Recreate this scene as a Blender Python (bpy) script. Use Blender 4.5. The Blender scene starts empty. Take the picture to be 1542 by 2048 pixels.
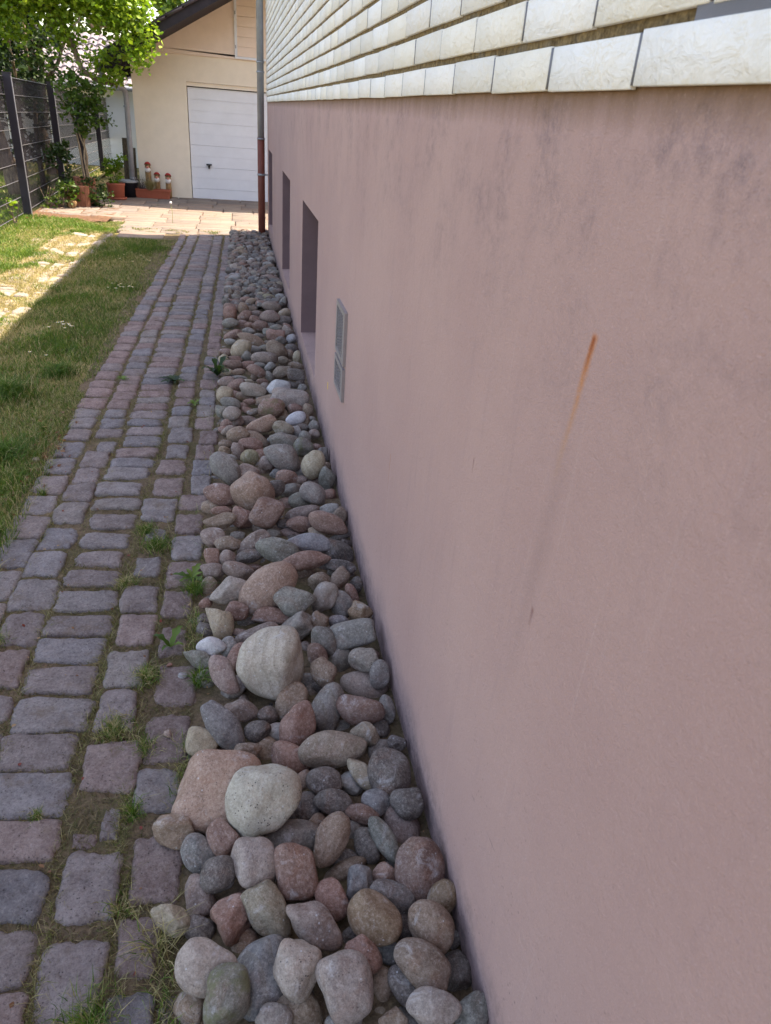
import bpy, bmesh, math, random
import numpy as np
from mathutils import Vector, Matrix, Quaternion
SC = bpy.context.scene
COL = SC.collection
rnd = random.Random(7)
rng = np.random.default_rng(11)

# ---------------------------------------------------------------- camera, world, sun, exposure
cam_d = bpy.data.cameras.new('camera'); cam = bpy.data.objects.new('camera', cam_d); COL.objects.link(cam)
cam.matrix_world = Matrix(((0.98149, 0.02404, -0.19001, 0), (-0.17829, 0.48575, -0.85573, 0),
                           (0.07172, 0.87377, 0.48104, 1.65), (0, 0, 0, 1)))
cam_d.sensor_fit = 'VERTICAL'; cam_d.sensor_height = 24; cam_d.lens = 16.875
cam_d.clip_start = 0.05; cam_d.clip_end = 400
cam_d.dof.use_dof = True; cam_d.dof.focus_distance = 2.7; cam_d.dof.aperture_fstop = 8.0
SC.camera = cam
w = bpy.data.worlds.new('World'); SC.world = w; w.use_nodes = True
nt = w.node_tree; bg = nt.nodes['Background']
sky = nt.nodes.new('ShaderNodeTexSky'); sky.sky_type = 'NISHITA'; sky.sun_disc = False
sky.sun_elevation = math.radians(65.7); sky.sun_rotation = math.radians(77)
sky.air_density = 1.0; sky.dust_density = 2.0; sky.ozone_density = 1.0
nt.links.new(sky.outputs[0], bg.inputs[0]); bg.inputs[1].default_value = 0.15
ld = bpy.data.lights.new('sun', 'SUN'); sun = bpy.data.objects.new('sun', ld); COL.objects.link(sun)
ld.energy = 3.0; ld.angle = math.radians(0.5); ld.color = (1, .95, .87)
sun.rotation_euler = Vector((-.44, -.14, -1.0)).to_track_quat('-Z', 'Y').to_euler()
SC.view_settings.view_transform = 'Standard'; SC.view_settings.look = 'None'
SC.view_settings.exposure = 2.12; SC.view_settings.gamma = 1
SC.view_settings.use_white_balance = True; SC.view_settings.white_balance_temperature = 7950; SC.view_settings.white_balance_tint = 12
SC.cycles.max_bounces = 8; SC.cycles.diffuse_bounces = 4; SC.cycles.transparent_max_bounces = 12

# ---------------------------------------------------------------- helpers
def lin(r, g, b):
    def f(c):
        c /= 255.
        return c/12.92 if c <= .04045 else ((c+.055)/1.055)**2.4
    return (f(r), f(g), f(b))

class N:
    """small node-graph helper"""
    def __init__(s, name):
        s.m = bpy.data.materials.new(name); s.m.use_nodes = True
        s.t = s.m.node_tree; s.t.nodes.clear()
        s.out = s.t.nodes.new('ShaderNodeOutputMaterial')
        s.b = s.t.nodes.new('ShaderNodeBsdfPrincipled')
        s.t.links.new(s.b.outputs[0], s.out.inputs[0])
        s.b.inputs['Specular IOR Level'].default_value = .3
    def n(s, ty, **k):
        nd = s.t.nodes.new(ty)
        for a, v in k.items(): setattr(nd, a, v)
        return nd
    def l(s, a, b): s.t.links.new(a, b)
    def coord(s, kind='Object'):
        return s.n('ShaderNodeTexCoord').outputs[kind]
    def mapp(s, v, scale=(1,1,1), loc=(0,0,0), rot=(0,0,0)):
        m = s.n('ShaderNodeMapping'); s.l(v, m.inputs[0])
        m.inputs['Scale'].default_value = scale; m.inputs['Location'].default_value = loc; m.inputs['Rotation'].default_value = rot
        return m.outputs[0]
    def noise(s, v, scale, detail=4, rough=.55, dist=0):
        t = s.n('ShaderNodeTexNoise'); s.l(v, t.inputs['Vector'])
        t.inputs['Scale'].default_value = scale; t.inputs['Detail'].default_value = detail
        t.inputs['Roughness'].default_value = rough; t.inputs['Distortion'].default_value = dist
        return t.outputs['Fac']
    def vor(s, v, scale, feat='F1', out='Distance'):
        t = s.n('ShaderNodeTexVoronoi', feature=feat); s.l(v, t.inputs['Vector']); t.inputs['Scale'].default_value = scale
        return t.outputs[out]
    def ramp(s, v, a, b, c0=0., c1=1.):
        m = s.n('ShaderNodeMapRange'); m.clamp = True; s.l(v, m.inputs[0])
        m.inputs[1].default_value = a; m.inputs[2].default_value = b
        m.inputs[3].default_value = c0; m.inputs[4].default_value = c1
        return m.outputs[0]
    def math(s, op, a, b=None, c=None):
        m = s.n('ShaderNodeMath', operation=op)
        for i, x in enumerate((a, b, c)):
            if x is None: continue
            if isinstance(x, (int, float)): m.inputs[i].default_value = x
            else: s.l(x, m.inputs[i])
        return m.outputs[0]
    def mix(s, fac, a, b, mode='MIX'):
        m = s.n('ShaderNodeMix', data_type='RGBA', blend_type=mode)
        for i, x in ((0, fac), (6, a), (7, b)):
            if isinstance(x, (int, float)): m.inputs[i].default_value = x
            elif isinstance(x, tuple): m.inputs[i].default_value = (*x[:3], 1)
            else: s.l(x, m.inputs[i])
        return m.outputs[2]
    def attr(s, name, out='Color'):
        a = s.n('ShaderNodeAttribute', attribute_name=name); return a.outputs[out]
    def bump(s, h, strength=.5, dist=.01, prev=None):
        b = s.n('ShaderNodeBump'); s.l(h, b.inputs['Height'])
        b.inputs['Strength'].default_value = strength; b.inputs['Distance'].default_value = dist
        if prev is not None: s.l(prev, b.inputs['Normal'])
        return b.outputs[0]
    def fin(s, col=None, rough=.8, normal=None, metal=0):
        if col is not None:
            if isinstance(col, tuple): s.b.inputs['Base Color'].default_value = (*col, 1)
            else: s.l(col, s.b.inputs['Base Color'])
        if isinstance(rough, (int, float)): s.b.inputs['Roughness'].default_value = rough
        else: s.l(rough, s.b.inputs['Roughness'])
        s.b.inputs['Metallic'].default_value = metal
        if normal is not None: s.l(normal, s.b.inputs['Normal'])
        return s.m

def mesh_np(name, V, F, mat=None, parent=None, smooth=False, tint=None, style=None, loc=None):
    """V (n,3), F (m,k) array of equal-sized faces or list of such arrays"""
    me = bpy.data.meshes.new(name)
    Fs = F if isinstance(F, list) else [F]
    V = np.asarray(V, dtype=np.float32)
    me.vertices.add(len(V)); me.vertices.foreach_set('co', V.ravel())
    loops = np.concatenate([f.ravel() for f in Fs]).astype(np.int32)
    tot = np.concatenate([np.full(len(f), f.shape[1], dtype=np.int32) for f in Fs])
    st = np.concatenate([[0], np.cumsum(tot)[:-1]]).astype(np.int32)
    me.loops.add(len(loops)); me.loops.foreach_set('vertex_index', loops)
    me.polygons.add(len(tot)); me.polygons.foreach_set('loop_start', st); me.polygons.foreach_set('loop_total', tot)
    me.update(calc_edges=True); me.validate()
    if smooth: me.polygons.foreach_set('use_smooth', np.ones(len(me.polygons), dtype=bool))
    if tint is not None:
        a = me.attributes.new('tint', 'FLOAT_COLOR', 'POINT')
        t = np.ones((len(V), 4), dtype=np.float32); t[:, :3] = tint; a.data.foreach_set('color', t.ravel())
    if style is not None:
        a = me.attributes.new('style', 'FLOAT_COLOR', 'POINT')
        t = np.ones((len(V), 4), dtype=np.float32); t[:, :3] = style; a.data.foreach_set('color', t.ravel())
    o = bpy.data.objects.new(name, me); COL.objects.link(o)
    if mat: me.materials.append(mat)
    if parent: o.parent = parent
    if loc is not None: o.location = loc
    return o

def bm_obj(name, bm, mat, parent=None, smooth=False, bevel=0, seg=2, loc=None, rot=None):
    me = bpy.data.meshes.new(name)
    if bevel:
        bmesh.ops.bevel(bm, geom=bm.edges[:], offset=bevel, segments=seg, affect='EDGES', profile=.5)
    bmesh.ops.recalc_face_normals(bm, faces=bm.faces[:])
    bm.to_mesh(me); bm.free()
    if smooth:
        me.polygons.foreach_set('use_smooth', np.ones(len(me.polygons), dtype=bool))
    o = bpy.data.objects.new(name, me); COL.objects.link(o)
    if mat: me.materials.append(mat)
    if parent: o.parent = parent
    if loc is not None: o.location = loc
    if rot is not None: o.rotation_euler = rot
    return o

def box(bm, x0, x1, y0, y1, z0, z1, M=None):
    vs = [bm.verts.new((x, y, z)) for z in (z0, z1) for y in (y0, y1) for x in (x0, x1)]
    for f in ((0,2,3,1), (4,5,7,6), (0,1,5,4), (2,6,7,3), (0,4,6,2), (1,3,7,5)):
        bm.faces.new([vs[i] for i in f])
    if M is not None:
        for v in vs: v.co = M @ v.co
    return vs

def tube(bm, pts, rs, n=12, cap=True):
    """swept tube through pts with radii rs"""
    pts = [Vector(p) for p in pts]
    if isinstance(rs, (int, float)): rs = [rs]*len(pts)
    rings = []; a = None
    for i, p in enumerate(pts):
        d = (pts[min(i+1, len(pts)-1)] - pts[max(i-1, 0)]).normalized()
        if a is None:
            a = d.cross(Vector((0.31, 0.17, 0.93)))
            if a.length < .2: a = d.cross(Vector((1, 0, 0)))
        else: a = a-d*a.dot(d)
        a.normalize(); b = d.cross(a)
        rings.append([bm.verts.new(p + (a*math.cos(t) + b*math.sin(t))*rs[i]) for t in [2*math.pi*k/n for k in range(n)]])
    for r0, r1 in zip(rings, rings[1:]):
        for k in range(n): bm.faces.new((r0[k], r0[(k+1) % n], r1[(k+1) % n], r1[k]))
    if cap: bm.faces.new(rings[0]); bm.faces.new(rings[-1][::-1])

def lathe(bm, prof, n=28, c=(0, 0), sx=1, sy=1):
    rings = [[bm.verts.new((c[0]+r*sx*math.cos(2*math.pi*k/n), c[1]+r*sy*math.sin(2*math.pi*k/n), z)) for k in range(n)] for r, z in prof]
    for r0, r1 in zip(rings, rings[1:]):
        for k in range(n): bm.faces.new((r0[k], r0[(k+1) % n], r1[(k+1) % n], r1[k]))
    bm.faces.new(rings[0][::-1]); bm.faces.new(rings[-1])

def thing(name, label, cat, loc=(0, 0, 0), rz=0, group=None):
    o = bpy.data.objects.new(name, None); COL.objects.link(o)
    o.empty_display_size = .1
    o.location = loc; o.rotation_euler = (0, 0, rz)
    return tag(o, label, cat, group)
def tag(o, label, cat, group=None, kind=None):
    if label: o['label'] = label
    if cat: o['category'] = cat
    if group: o['group'] = group
    if kind: o['kind'] = kind
    return o
def struct(o): o['kind'] = 'structure'; return o

# ---------------------------------------------------------------- materials
def m_plaster():
    m = N('pink_plaster'); c = m.coord('Object')
    sx = m.n('ShaderNodeSeparateXYZ'); m.l(c, sx.inputs[0]); y, z = sx.outputs[1], sx.outputs[2]
    base = m.mix(m.ramp(m.noise(c, 1.3, 5), .3, .72), lin(170, 138, 133), lin(182, 150, 143))
    # vertical run marks
    st = m.noise(m.mapp(c, (1, 9, .9)), 2.2, 6, .65)
    base = m.mix(m.ramp(st, .56, .76, 0, .3), base, lin(146, 122, 124))
    st2 = m.noise(m.mapp(c, (1, 30, .7), (0, 3, 1)), 2., 5, .7)
    base = m.mix(m.ramp(st2, .6, .8, 0, .35), base, lin(196, 176, 172))
    # grey mottled dirt in the upper 40 cm
    top = m.ramp(z, 1.15, 1.64, 0, 1)
    dirt = m.math('MULTIPLY', top, m.math('MULTIPLY', m.ramp(m.noise(c, 5, 6, .7), .45, .68), m.ramp(m.noise(c, 34, 6, .8), .40, .62)))
    base = m.mix(m.math('MULTIPLY', dirt, .8), base, lin(112, 96, 101))
    # brown run-off stain right under the cladding
    edge = m.math('ADD', z, m.math('MULTIPLY', m.noise(m.mapp(c, (1, 3, .5)), 9, 4), .045))
    base = m.mix(m.ramp(edge, 1.672, 1.722, 0, .85), base, lin(110, 82, 52))
    # splash zone, bluish grey
    low = m.math('SUBTRACT', z, m.math('MULTIPLY', m.noise(c, 3.2, 6, .65), .42))
    base = m.mix(m.ramp(low, -.02, -.26, 0, .7), base, lin(122, 106, 112))
    sp = m.vor(c, 62); spm = m.math('MULTIPLY', m.ramp(sp, .2, .07, 0, 1), m.ramp(m.noise(c, 11, 4), .5, .6))
    base = m.mix(m.math('MULTIPLY', spm, m.ramp(z, .75, .05, .15, .8)), base, lin(80, 66, 70))
    alg = m.math('MULTIPLY', m.ramp(m.math('ADD', z, m.math('MULTIPLY', m.noise(c, 6, 6, .75), .3)), .33, .14, 0, .7), m.ramp(m.noise(c, 26, 5, .8), .42, .58))
    base = m.mix(alg, base, lin(86, 76, 74))
    # rust runs from two old nails
    def streak(y0, z0, z1, wd, drift):
        yc = m.math('SUBTRACT', y, m.math('MULTIPLY', m.math('SUBTRACT', z0, z), drift))
        yc = m.math('ADD', yc, m.math('MULTIPLY', m.math('SUBTRACT', m.noise(c, 14, 2), .5), .012))
        d = m.math('ABSOLUTE', m.math('SUBTRACT', yc, y0))
        core = m.ramp(d, wd*.1, wd, 1, 0)
        zz = m.ramp(z, z1, z0, 0, 1)
        lim = m.ramp(z, z0+.004, z0-.004, 0, 1)
        return m.math('MULTIPLY', core, lim), zz
    a, zz = streak(.885, 1.415, 1.17, .0125, .14)
    rag = m.ramp(m.noise(m.mapp(c, (1, 3, 1)), 60, 4, .75), .33, .55, .45, 1)
    base = m.mix(m.math('MULTIPLY', rag, m.math('MULTIPLY', a, m.math('POWER', zz, .8))), base, m.mix(zz, lin(178, 142, 108), lin(190, 110, 26)))
    a2, zz2 = streak(.887, 1.412, 1.35, .008, .14)
    base = m.mix(m.math('MULTIPLY', a2, zz2), base, lin(140, 62, 8))
    g, zg = streak(.889, 1.31, .70, .040, .10)
    base = m.mix(m.math('MULTIPLY', m.math('MULTIPLY', g, m.ramp(z, .66, 1.0, 0, 1)), m.ramp(z, 1.31, 1.16, 0, .18)), base, lin(122, 100, 98))
    b, zb = streak(2.05, .71, .56, .0045, .05)
    base = m.mix(m.math('MULTIPLY', m.math('MULTIPLY', b, zb), .75), base, lin(168, 100, 60))
    for (yy, z1, z0, ww) in ((.90, .955, .93, .007), (1.28, 1.05, 1.03, .004)):
        q, zq = streak(yy, z1, z0-.02, ww, 0)
        base = m.mix(m.math('MULTIPLY', m.math('MULTIPLY', q, zq), .7), base, lin(110, 66, 62))
    sc = m.noise(m.mapp(c, (1, 3, 13), rot=(.35, 0, 0)), 3.2, 5, .7, 1.5); scm = m.math('MULTIPLY', m.ramp(m.math('ABSOLUTE', m.math('SUBTRACT', sc, .5)), .012, 0, 0, 1), m.ramp(m.noise(c, 2.6, 3), .55, .68))
    base = m.mix(m.math('MULTIPLY', scm, .3), base, lin(128, 104, 106))
    # fine crack
    cr = m.vor(m.mapp(c, (1, 1.0, 1.3)), 1.1, 'DISTANCE_TO_EDGE')
    crk = m.math('MULTIPLY', m.ramp(m.math('ADD', cr, m.math('MULTIPLY', m.noise(c, 9, 5), .02)), .009, .007, 0, 1), m.ramp(m.noise(c, 1.7, 2), .60, .66))
    base = m.mix(m.math('MULTIPLY', crk, .45), base, lin(112, 92, 96))
    h1 = m.noise(c, 320, 3, .6); h2 = m.noise(c, 48, 5, .65, .6); h3 = m.noise(c, 9, 4)
    h4 = m.noise(m.mapp(c, (1, 1, .5), rot=(.5, 0, 0)), 95, 4, .7, 1.2)
    base = m.mix(m.ramp(h1, .3, .75, .0, .22), base, lin(128, 104, 108)); h5 = m.noise(c, 150, 4, .8); base = m.mix(m.ramp(h5, .42, .28, 0, .22), base, lin(112, 90, 92)); base = m.mix(m.ramp(h5, .56, .7, 0, .2), base, lin(212, 186, 178))
    n1 = m.bump(h1, .6, .0020); n2 = m.bump(h2, .6, .0035, n1); n3 = m.bump(h3, .3, .010, n2); n4 = m.bump(h4, .35, .0015, n3)
    return m.fin(base, .9, n4)

def m_tile():
    m = N('cream_cladding_tile'); c0 = m.coord('Object')
    t = m.attr('tint'); ad = m.n('ShaderNodeVectorMath', operation='MULTIPLY_ADD'); m.l(m.attr('style', 'Vector'), ad.inputs[0]); ad.inputs[1].default_value = (7, 13, 5); m.l(c0, ad.inputs[2]); c = ad.outputs[0]
    a = m.noise(m.mapp(c, (1, 9, 20), rot=(.45, 0, 0)), 2.2, 7, .62, .9)
    b = m.noise(m.mapp(c, (1, 22, 16), (3, 1, 2), (-.7, 0, 0)), 2.0, 6, .6, 1.3)
    mask = m.ramp(m.noise(c, 10, 3), .40, .62)
    rid = m.math('MULTIPLY', m.math('SUBTRACT', 1, m.ramp(m.math('ABSOLUTE', m.math('SUBTRACT', a, .5)), 0, .05)), mask)
    col = m.mix(m.math('MULTIPLY', rid, .32), t, lin(214, 196, 160))
    col = m.mix(m.ramp(m.noise(c, 6, 4), .5, .8, 0, .3), col, lin(200, 198, 194))
    hh = m.math('ADD', m.math('MULTIPLY', a, 1.0), m.math('MULTIPLY', b, .9))
    nn = m.bump(hh, .9, .0045)
    nn = m.bump(m.noise(c, 130, 3), .25, .0012, nn)
    return m.fin(col, .7, nn)

def simple(name, col, rough=.7, ns=0, bs=.3, bd=.004, var=.12, metal=0, spec=.3):
    m = N(name); c = m.coord('Object')
    cc = m.mix(m.ramp(m.noise(c, ns or 6, 5, .65), .3, .75), tuple(x*(1-var) for x in col), tuple(min(1, x*(1+var)) for x in col))
    nn = m.bump(m.noise(c, (ns or 6)*9, 4, .6), bs, bd)
    m.b.inputs['Specular IOR Level'].default_value = spec
    return m.fin(cc, rough, nn, metal)

def m_mortar():
    m = N('rough_ochre_mortar'); c = m.coord('Object')
    a = m.noise(c, 90, 6, .75)
    col = m.mix(m.ramp(a, .35, .65), lin(84, 66, 44), lin(166, 142, 104))
    col = m.mix(m.ramp(m.noise(c, 14, 4), .55, .7, 0, .55), col, lin(128, 122, 116))
    return m.fin(col, .95, m.bump(a, 1, .01))

def m_stone():
    m = N('river_stone'); oi = m.n('ShaderNodeObjectInfo'); c0 = m.coord('Object')
    off = m.n('ShaderNodeVectorMath', operation='SCALE'); off.inputs[0].default_value = (31.7, 17.3, 9.1); m.l(oi.outputs['Random'], off.inputs['Scale'])
    ad = m.n('ShaderNodeVectorMath', operation='ADD'); m.l(c0, ad.inputs[0]); m.l(off.outputs[0], ad.inputs[1])
    c = ad.outputs[0]
    t = m.attr('tint'); sty = m.n('ShaderNodeSeparateColor'); m.l(m.attr('style'), sty.inputs[0])
    band, speck, moss = sty.outputs[0], sty.outputs[1], sty.outputs[2]
    n1 = m.noise(c, 21, 6, .66, .5)
    col = m.mix(m.ramp(n1, .34, .66), m.mix(.42, t, lin(62, 50, 48)), m.mix(.26, t, lin(176, 166, 160)))
    rust = m.ramp(m.noise(c, 12, 5, .65, .9), .52, .66, 0, .5)
    col = m.mix(rust, col, m.mix(.5, t, lin(134, 88, 66)))
    # curved sediment bands
    wv = m.n('ShaderNodeTexWave', wave_type='BANDS', bands_direction='DIAGONAL', wave_profile='SAW'); m.l(c, wv.inputs['Vector'])
    wv.inputs['Scale'].default_value = 12; wv.inputs['Distortion'].default_value = 3.2; wv.inputs['Detail'].default_value = 3; wv.inputs['Detail Scale'].default_value = .8
    col = m.mix(m.math('MULTIPLY', m.math('MULTIPLY', band, m.ramp(wv.outputs['Fac'], .5, 1, 0, 1)), .8), col, m.mix(.6, t, lin(108, 92, 74)))
    faint = m.noise(m.mapp(c, (9, 70, 9), rot=(.3, .5, .2)), 1.5, 3, .5)
    col = m.mix(m.ramp(faint, .5, .75, 0, .28), col, m.mix(.5, t, lin(84, 74, 74)))
    # grain
    g = m.noise(c, 330, 3, .7)
    col = m.mix(m.ramp(g, .48, .68, 0, .35), col, m.mix(.4, t, lin(204, 192, 186)))
    col = m.mix(m.ramp(g, .46, .28, 0, .55), col, m.mix(.6, t, lin(46, 38, 38)))
    g2 = m.noise(m.mapp(c, loc=(2, 7, 1)), 120, 3, .75); col = m.mix(m.ramp(g2, .52, .66, 0, .45), col, m.mix(.45, t, lin(212, 202, 196))); col = m.mix(m.ramp(g2, .46, .34, 0, .55), col, m.mix(.6, t, lin(50, 40, 40)))
    # dark pits and white flecks
    pv = m.vor(c, 125); pit = m.math('MULTIPLY', m.ramp(pv, .26, .13), m.ramp(m.noise(c, 38, 2), .50, .56))
    pit = m.math('MULTIPLY', pit, m.math('ADD', .35, m.math('MULTIPLY', speck, .65)))
    col = m.mix(pit, col, lin(56, 44, 46))
    wf = m.math('MULTIPLY', m.ramp(m.vor(m.mapp(c, loc=(3, 3, 3)), 58), .16, .09), m.ramp(m.noise(c, 17, 2), .53, .58))
    col = m.mix(m.math('MULTIPLY', wf, .6), col, lin(190, 190, 194))
    pale = m.math('MULTIPLY', m.ramp(m.noise(m.mapp(c, loc=(9, 1, 4)), 17, 7, .75, .6), .57, .68), .5)
    col = m.mix(pale, col, lin(186, 182, 184))
    mo = m.math('MULTIPLY', moss, m.ramp(m.noise(c, 24, 6, .75), .47, .60, 0, .75))
    col = m.mix(mo, col, lin(94, 94, 62))
    nn = m.bump(m.noise(c, 26, 6, .65), .8, .008)
    nn = m.bump(m.math('SUBTRACT', g, m.math('MULTIPLY', pit, 1.5)), .55, .0015, nn)
    nn = m.bump(m.noise(c, 110, 4, .7), .7, .003, nn)
    m.b.inputs['Specular IOR Level'].default_value = .4
    return m.fin(col, m.ramp(n1, .3, .7, .5, .75), nn)

def m_sett():
    m = N('sandstone_sett'); c = m.coord('Object'); t = m.attr('tint')
    n1 = m.noise(c, 16, 5, .65)
    col = m.mix(m.ramp(n1, .34, .66), m.mix(.4, t, lin(72, 60, 62)), m.mix(.25, t, lin(164, 154, 154)))
    g = m.noise(c, 260, 4, .75)
    col = m.mix(m.ramp(g, .45, .25, 0, .55), col, lin(64, 54, 58))
    col = m.mix(m.ramp(g, .55, .75, 0, .3), col, lin(172, 160, 160))
    g2 = m.noise(m.mapp(c, loc=(2, 7, 1)), 110, 4, .8); col = m.mix(m.ramp(g2, .52, .68, 0, .4), col, lin(178, 166, 164)); col = m.mix(m.ramp(g2, .46, .33, 0, .6), col, lin(66, 55, 56))
    pv = m.vor(c, 95); pit = m.math('MULTIPLY', m.ramp(pv, .22, .1), m.ramp(m.noise(c, 30, 2), .5, .56))
    col = m.mix(m.math('MULTIPLY', pit, .8), col, lin(44, 36, 38))
    dirt = m.ramp(m.noise(m.mapp(c, loc=(5, 5, 5)), 9, 6, .75), .54, .70, 0, .6)
    col = m.mix(dirt, col, lin(112, 92, 76))
    nn = m.bump(m.noise(c, 38, 7, .75), 1, .016)
    nn = m.bump(m.math('SUBTRACT', g, pit), .9, .0032, nn)
    return m.fin(col, .88, nn)

def m_soil():
    m = N('joint_soil'); c = m.coord('Object')
    a = m.noise(c, 60, 7, .75)
    col = m.mix(m.ramp(a, .3, .7), lin(66, 53, 42), lin(142, 120, 97))
    col = m.mix(m.ramp(m.noise(c, 5, 5, .7), .46, .62, 0, .75), col, lin(86, 80, 52))
    wf = m.ramp(m.vor(c, 130), .2, .1, 0, .6)
    col = m.mix(m.math('MULTIPLY', wf, m.ramp(m.noise(c, 25, 2), .5, .6)), col, lin(160, 146, 130))
    return m.fin(col, .95, m.bump(m.math('ADD', a, m.math('MULTIPLY', wf, .5)), 1, .014))

def m_lawn():
    m = N('lawn_soil'); c = m.coord('Object')
    a = m.noise(c, 34, 6, .7)
    col = m.mix(m.ramp(a, .3, .7), lin(62, 62, 34), lin(122, 118, 66))
    col = m.mix(m.ramp(m.noise(c, 1.1, 5, .65), .45, .62, 0, .8), col, lin(172, 152, 106))
    return m.fin(col, .95, m.bump(a, 1, .03))

def m_blade(name, rough=.5, trans=.35):
    m = N(name); t = m.attr('tint')
    m.b.inputs['Roughness'].default_value = rough; m.l(t, m.b.inputs['Base Color'])
    tr = m.n('ShaderNodeBsdfTranslucent'); m.l(m.mix(1, t, (1.0, 1.0, .55), 'MULTIPLY'), tr.inputs[0])
    mx = m.n('ShaderNodeMixShader'); mx.inputs[0].default_value = trans
    m.l(m.b.outputs[0], mx.inputs[1]); m.l(tr.outputs[0], mx.inputs[2]); m.l(mx.outputs[0], m.out.inputs[0])
    return m.m

def m_slab():
    m = N('terrace_slab'); c = m.coord('Object'); t = m.attr('tint')
    a = m.noise(m.mapp(c, (2.5, 16, 4)), 2, 6, .7)
    col = m.mix(m.ramp(a, .35, .68), m.mix(.35, t, lin(96, 78, 70)), m.mix(.15, t, lin(200, 176, 156)))
    col = m.mix(m.ramp(m.noise(c, 3, 6, .7), .5, .72, 0, .5), col, lin(112, 100, 96))
    return m.fin(col, .9, m.bump(m.noise(m.mapp(c, (1, 7, 1)), 14, 5, .7), .8, .012))

def m_net():
    m = N('privacy_net'); c = m.coord('Object')
    col = m.mix(m.noise(c, 20, 4), lin(20, 19, 26), lin(32, 30, 38))
    m.fin(col, .8)
    tr = m.n('ShaderNodeBsdfTransparent'); mx = m.n('ShaderNodeMixShader')
    wv = m.ramp(m.noise(m.mapp(c, (1, 40, 3)), 4, 3), .35, .65, .20, .34)
    m.l(wv, mx.inputs[0]); m.l(m.b.outputs[0], mx.inputs[1]); m.l(tr.outputs[0], mx.inputs[2]); m.l(mx.outputs[0], m.out.inputs[0])
    return m.m

def m_bark(name, a=(96, 80, 66), b=(150, 132, 112)):
    m = N(name); c = m.coord('Object')
    n1 = m.noise(m.mapp(c, (14, 14, 2.5)), 3, 6, .7)
    return m.fin(m.mix(m.ramp(n1, .35, .65), lin(*a), lin(*b)), .9, m.bump(n1, 1, .02))

M_PL = m_plaster(); M_TILE = m_tile(); M_MORT = m_mortar(); M_STONE = m_stone(); M_SETT = m_sett()
M_SOIL = m_soil(); M_LAWN = m_lawn(); M_GRASS = m_blade('grass_blade', .55, .3); M_LEAF = m_blade('leaf', .45, .42)
M_SLAB = m_slab(); M_NET = m_net(); M_BARK = m_bark('bark')
M_GREYJ = simple('grey_joint', lin(112, 112, 120), .9)
M_ZINC = simple('zinc', lin(150, 152, 158), .5, 8, .2, .002, .15, .25)
M_REDPIPE = simple('rust_red_pipe', lin(120, 66, 56), .6, 7, .3, .002, .25)
M_ALU = simple('aluminium', lin(150, 140, 140), .5, 30, .2, .001, .08, .3)
M_DARKHOLE = simple('dark_slots', lin(40, 38, 42), .9)
M_WHITE = simple('white_paint', lin(222, 227, 236), .5, 3, .08, .001, .05)
M_BEIGE = simple('beige_render', lin(232, 222, 206), .9, 5, .5, .003, .05)
M_BEIGE2 = simple('pinkish_beige_render', lin(232, 214, 200), .9, 5, .5, .003, .05)
M_ROOF = simple('dark_roof_timber', lin(44, 38, 44), .7, 9, .5, .004, .25)
M_RTILE = simple('roof_tile', lin(92, 80, 82), .6, 5, .4, .004, .25)
M_GLASS = simple('window_glass', lin(30, 34, 40), .08, 3, 0, .001, .05, 0, .6)
M_WOODW = simple('white_window_frame', lin(200, 200, 200), .5)
M_POST = simple('anthracite_metal', lin(48, 42, 50), .5, 9, .2, .001, .12)
M_WIRE = simple('galvanised_wire', lin(150, 150, 156), .4, 9, .1, .001, .1, .5)
M_TERRA = simple('terracotta_plastic', lin(168, 92, 70), .6, 12, .3, .002, .1)
M_BLACK = simple('black_plastic', lin(26, 26, 34), .5, 9, .2, .001, .2)
M_CLINK = m_bark('red_palisade', (104, 62, 48), (160, 108, 84))
M_LOG = m_bark('split_log', (92, 64, 44), (186, 152, 108))
M_REDP = simple('red_paint', lin(168, 44, 40), .6, 20, .2, .001, .15)
M_WHP = simple('white_beard_paint', lin(226, 222, 220), .8, 30, .5, .004, .05)
M_SKIN = simple('pink_face_paint', lin(220, 150, 130), .7, 20, .2, .001, .08)
M_WALLW = simple('white_render', lin(240, 242, 244), .9, 4, .3, .002, .03)
M_EARTH = simple('bare_earth', lin(112, 84, 66), .95, 12, 1, .02, .35)
M_COURT = simple('far_roof_tile', lin(132, 122, 126), .5, 14, .3, .004, .2)

# ---------------------------------------------------------------- ground
def sheet(name, x0, x1, y0, y1, z, mat, nx=1, ny=1, amp=0, fr=3.):
    xs = np.linspace(x0, x1, nx+1); ys = np.linspace(y0, y1, ny+1)
    X, Y = np.meshgrid(xs, ys); Z = np.full_like(X, z)
    if amp: Z += amp*(np.sin(X*fr+Y*.7*fr)*np.sin(Y*fr*1.3-X*fr*.4)+.6*np.sin(X*fr*3.1+1)*np.sin(Y*fr*2.7))
    V = np.stack([X, Y, Z], -1).reshape(-1, 3)
    i = np.arange(ny)[:, None]*(nx+1)+np.arange(nx)[None, :]
    F = np.stack([i, i+1, i+nx+2, i+nx+1], -1).reshape(-1, 4)
    return struct(mesh_np(name, V, F, mat, smooth=True))
sheet('ground', -200, 200, -60, 200, -.075, M_LAWN)
sheet('lawn', -16, -.9, -4, 11.0, -.02, M_LAWN, 120, 120, .006)
sheet('path_soil', -1.03, .6, -3, 11.15, -.012, M_SOIL, 120, 700, .0035, 21.)
sheet('neighbour_lawn', -16, -3.05, 11.0, 21.5, -.03, M_LAWN, 80, 80, .01)
sheet('planting_bed', -3.05, -1.9, 11.85, 15.6, -.004, M_EARTH, 30, 60, .008, 14.)

WX = .466; WT = .0043
def wallx(y): return WX - WT*y

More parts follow.
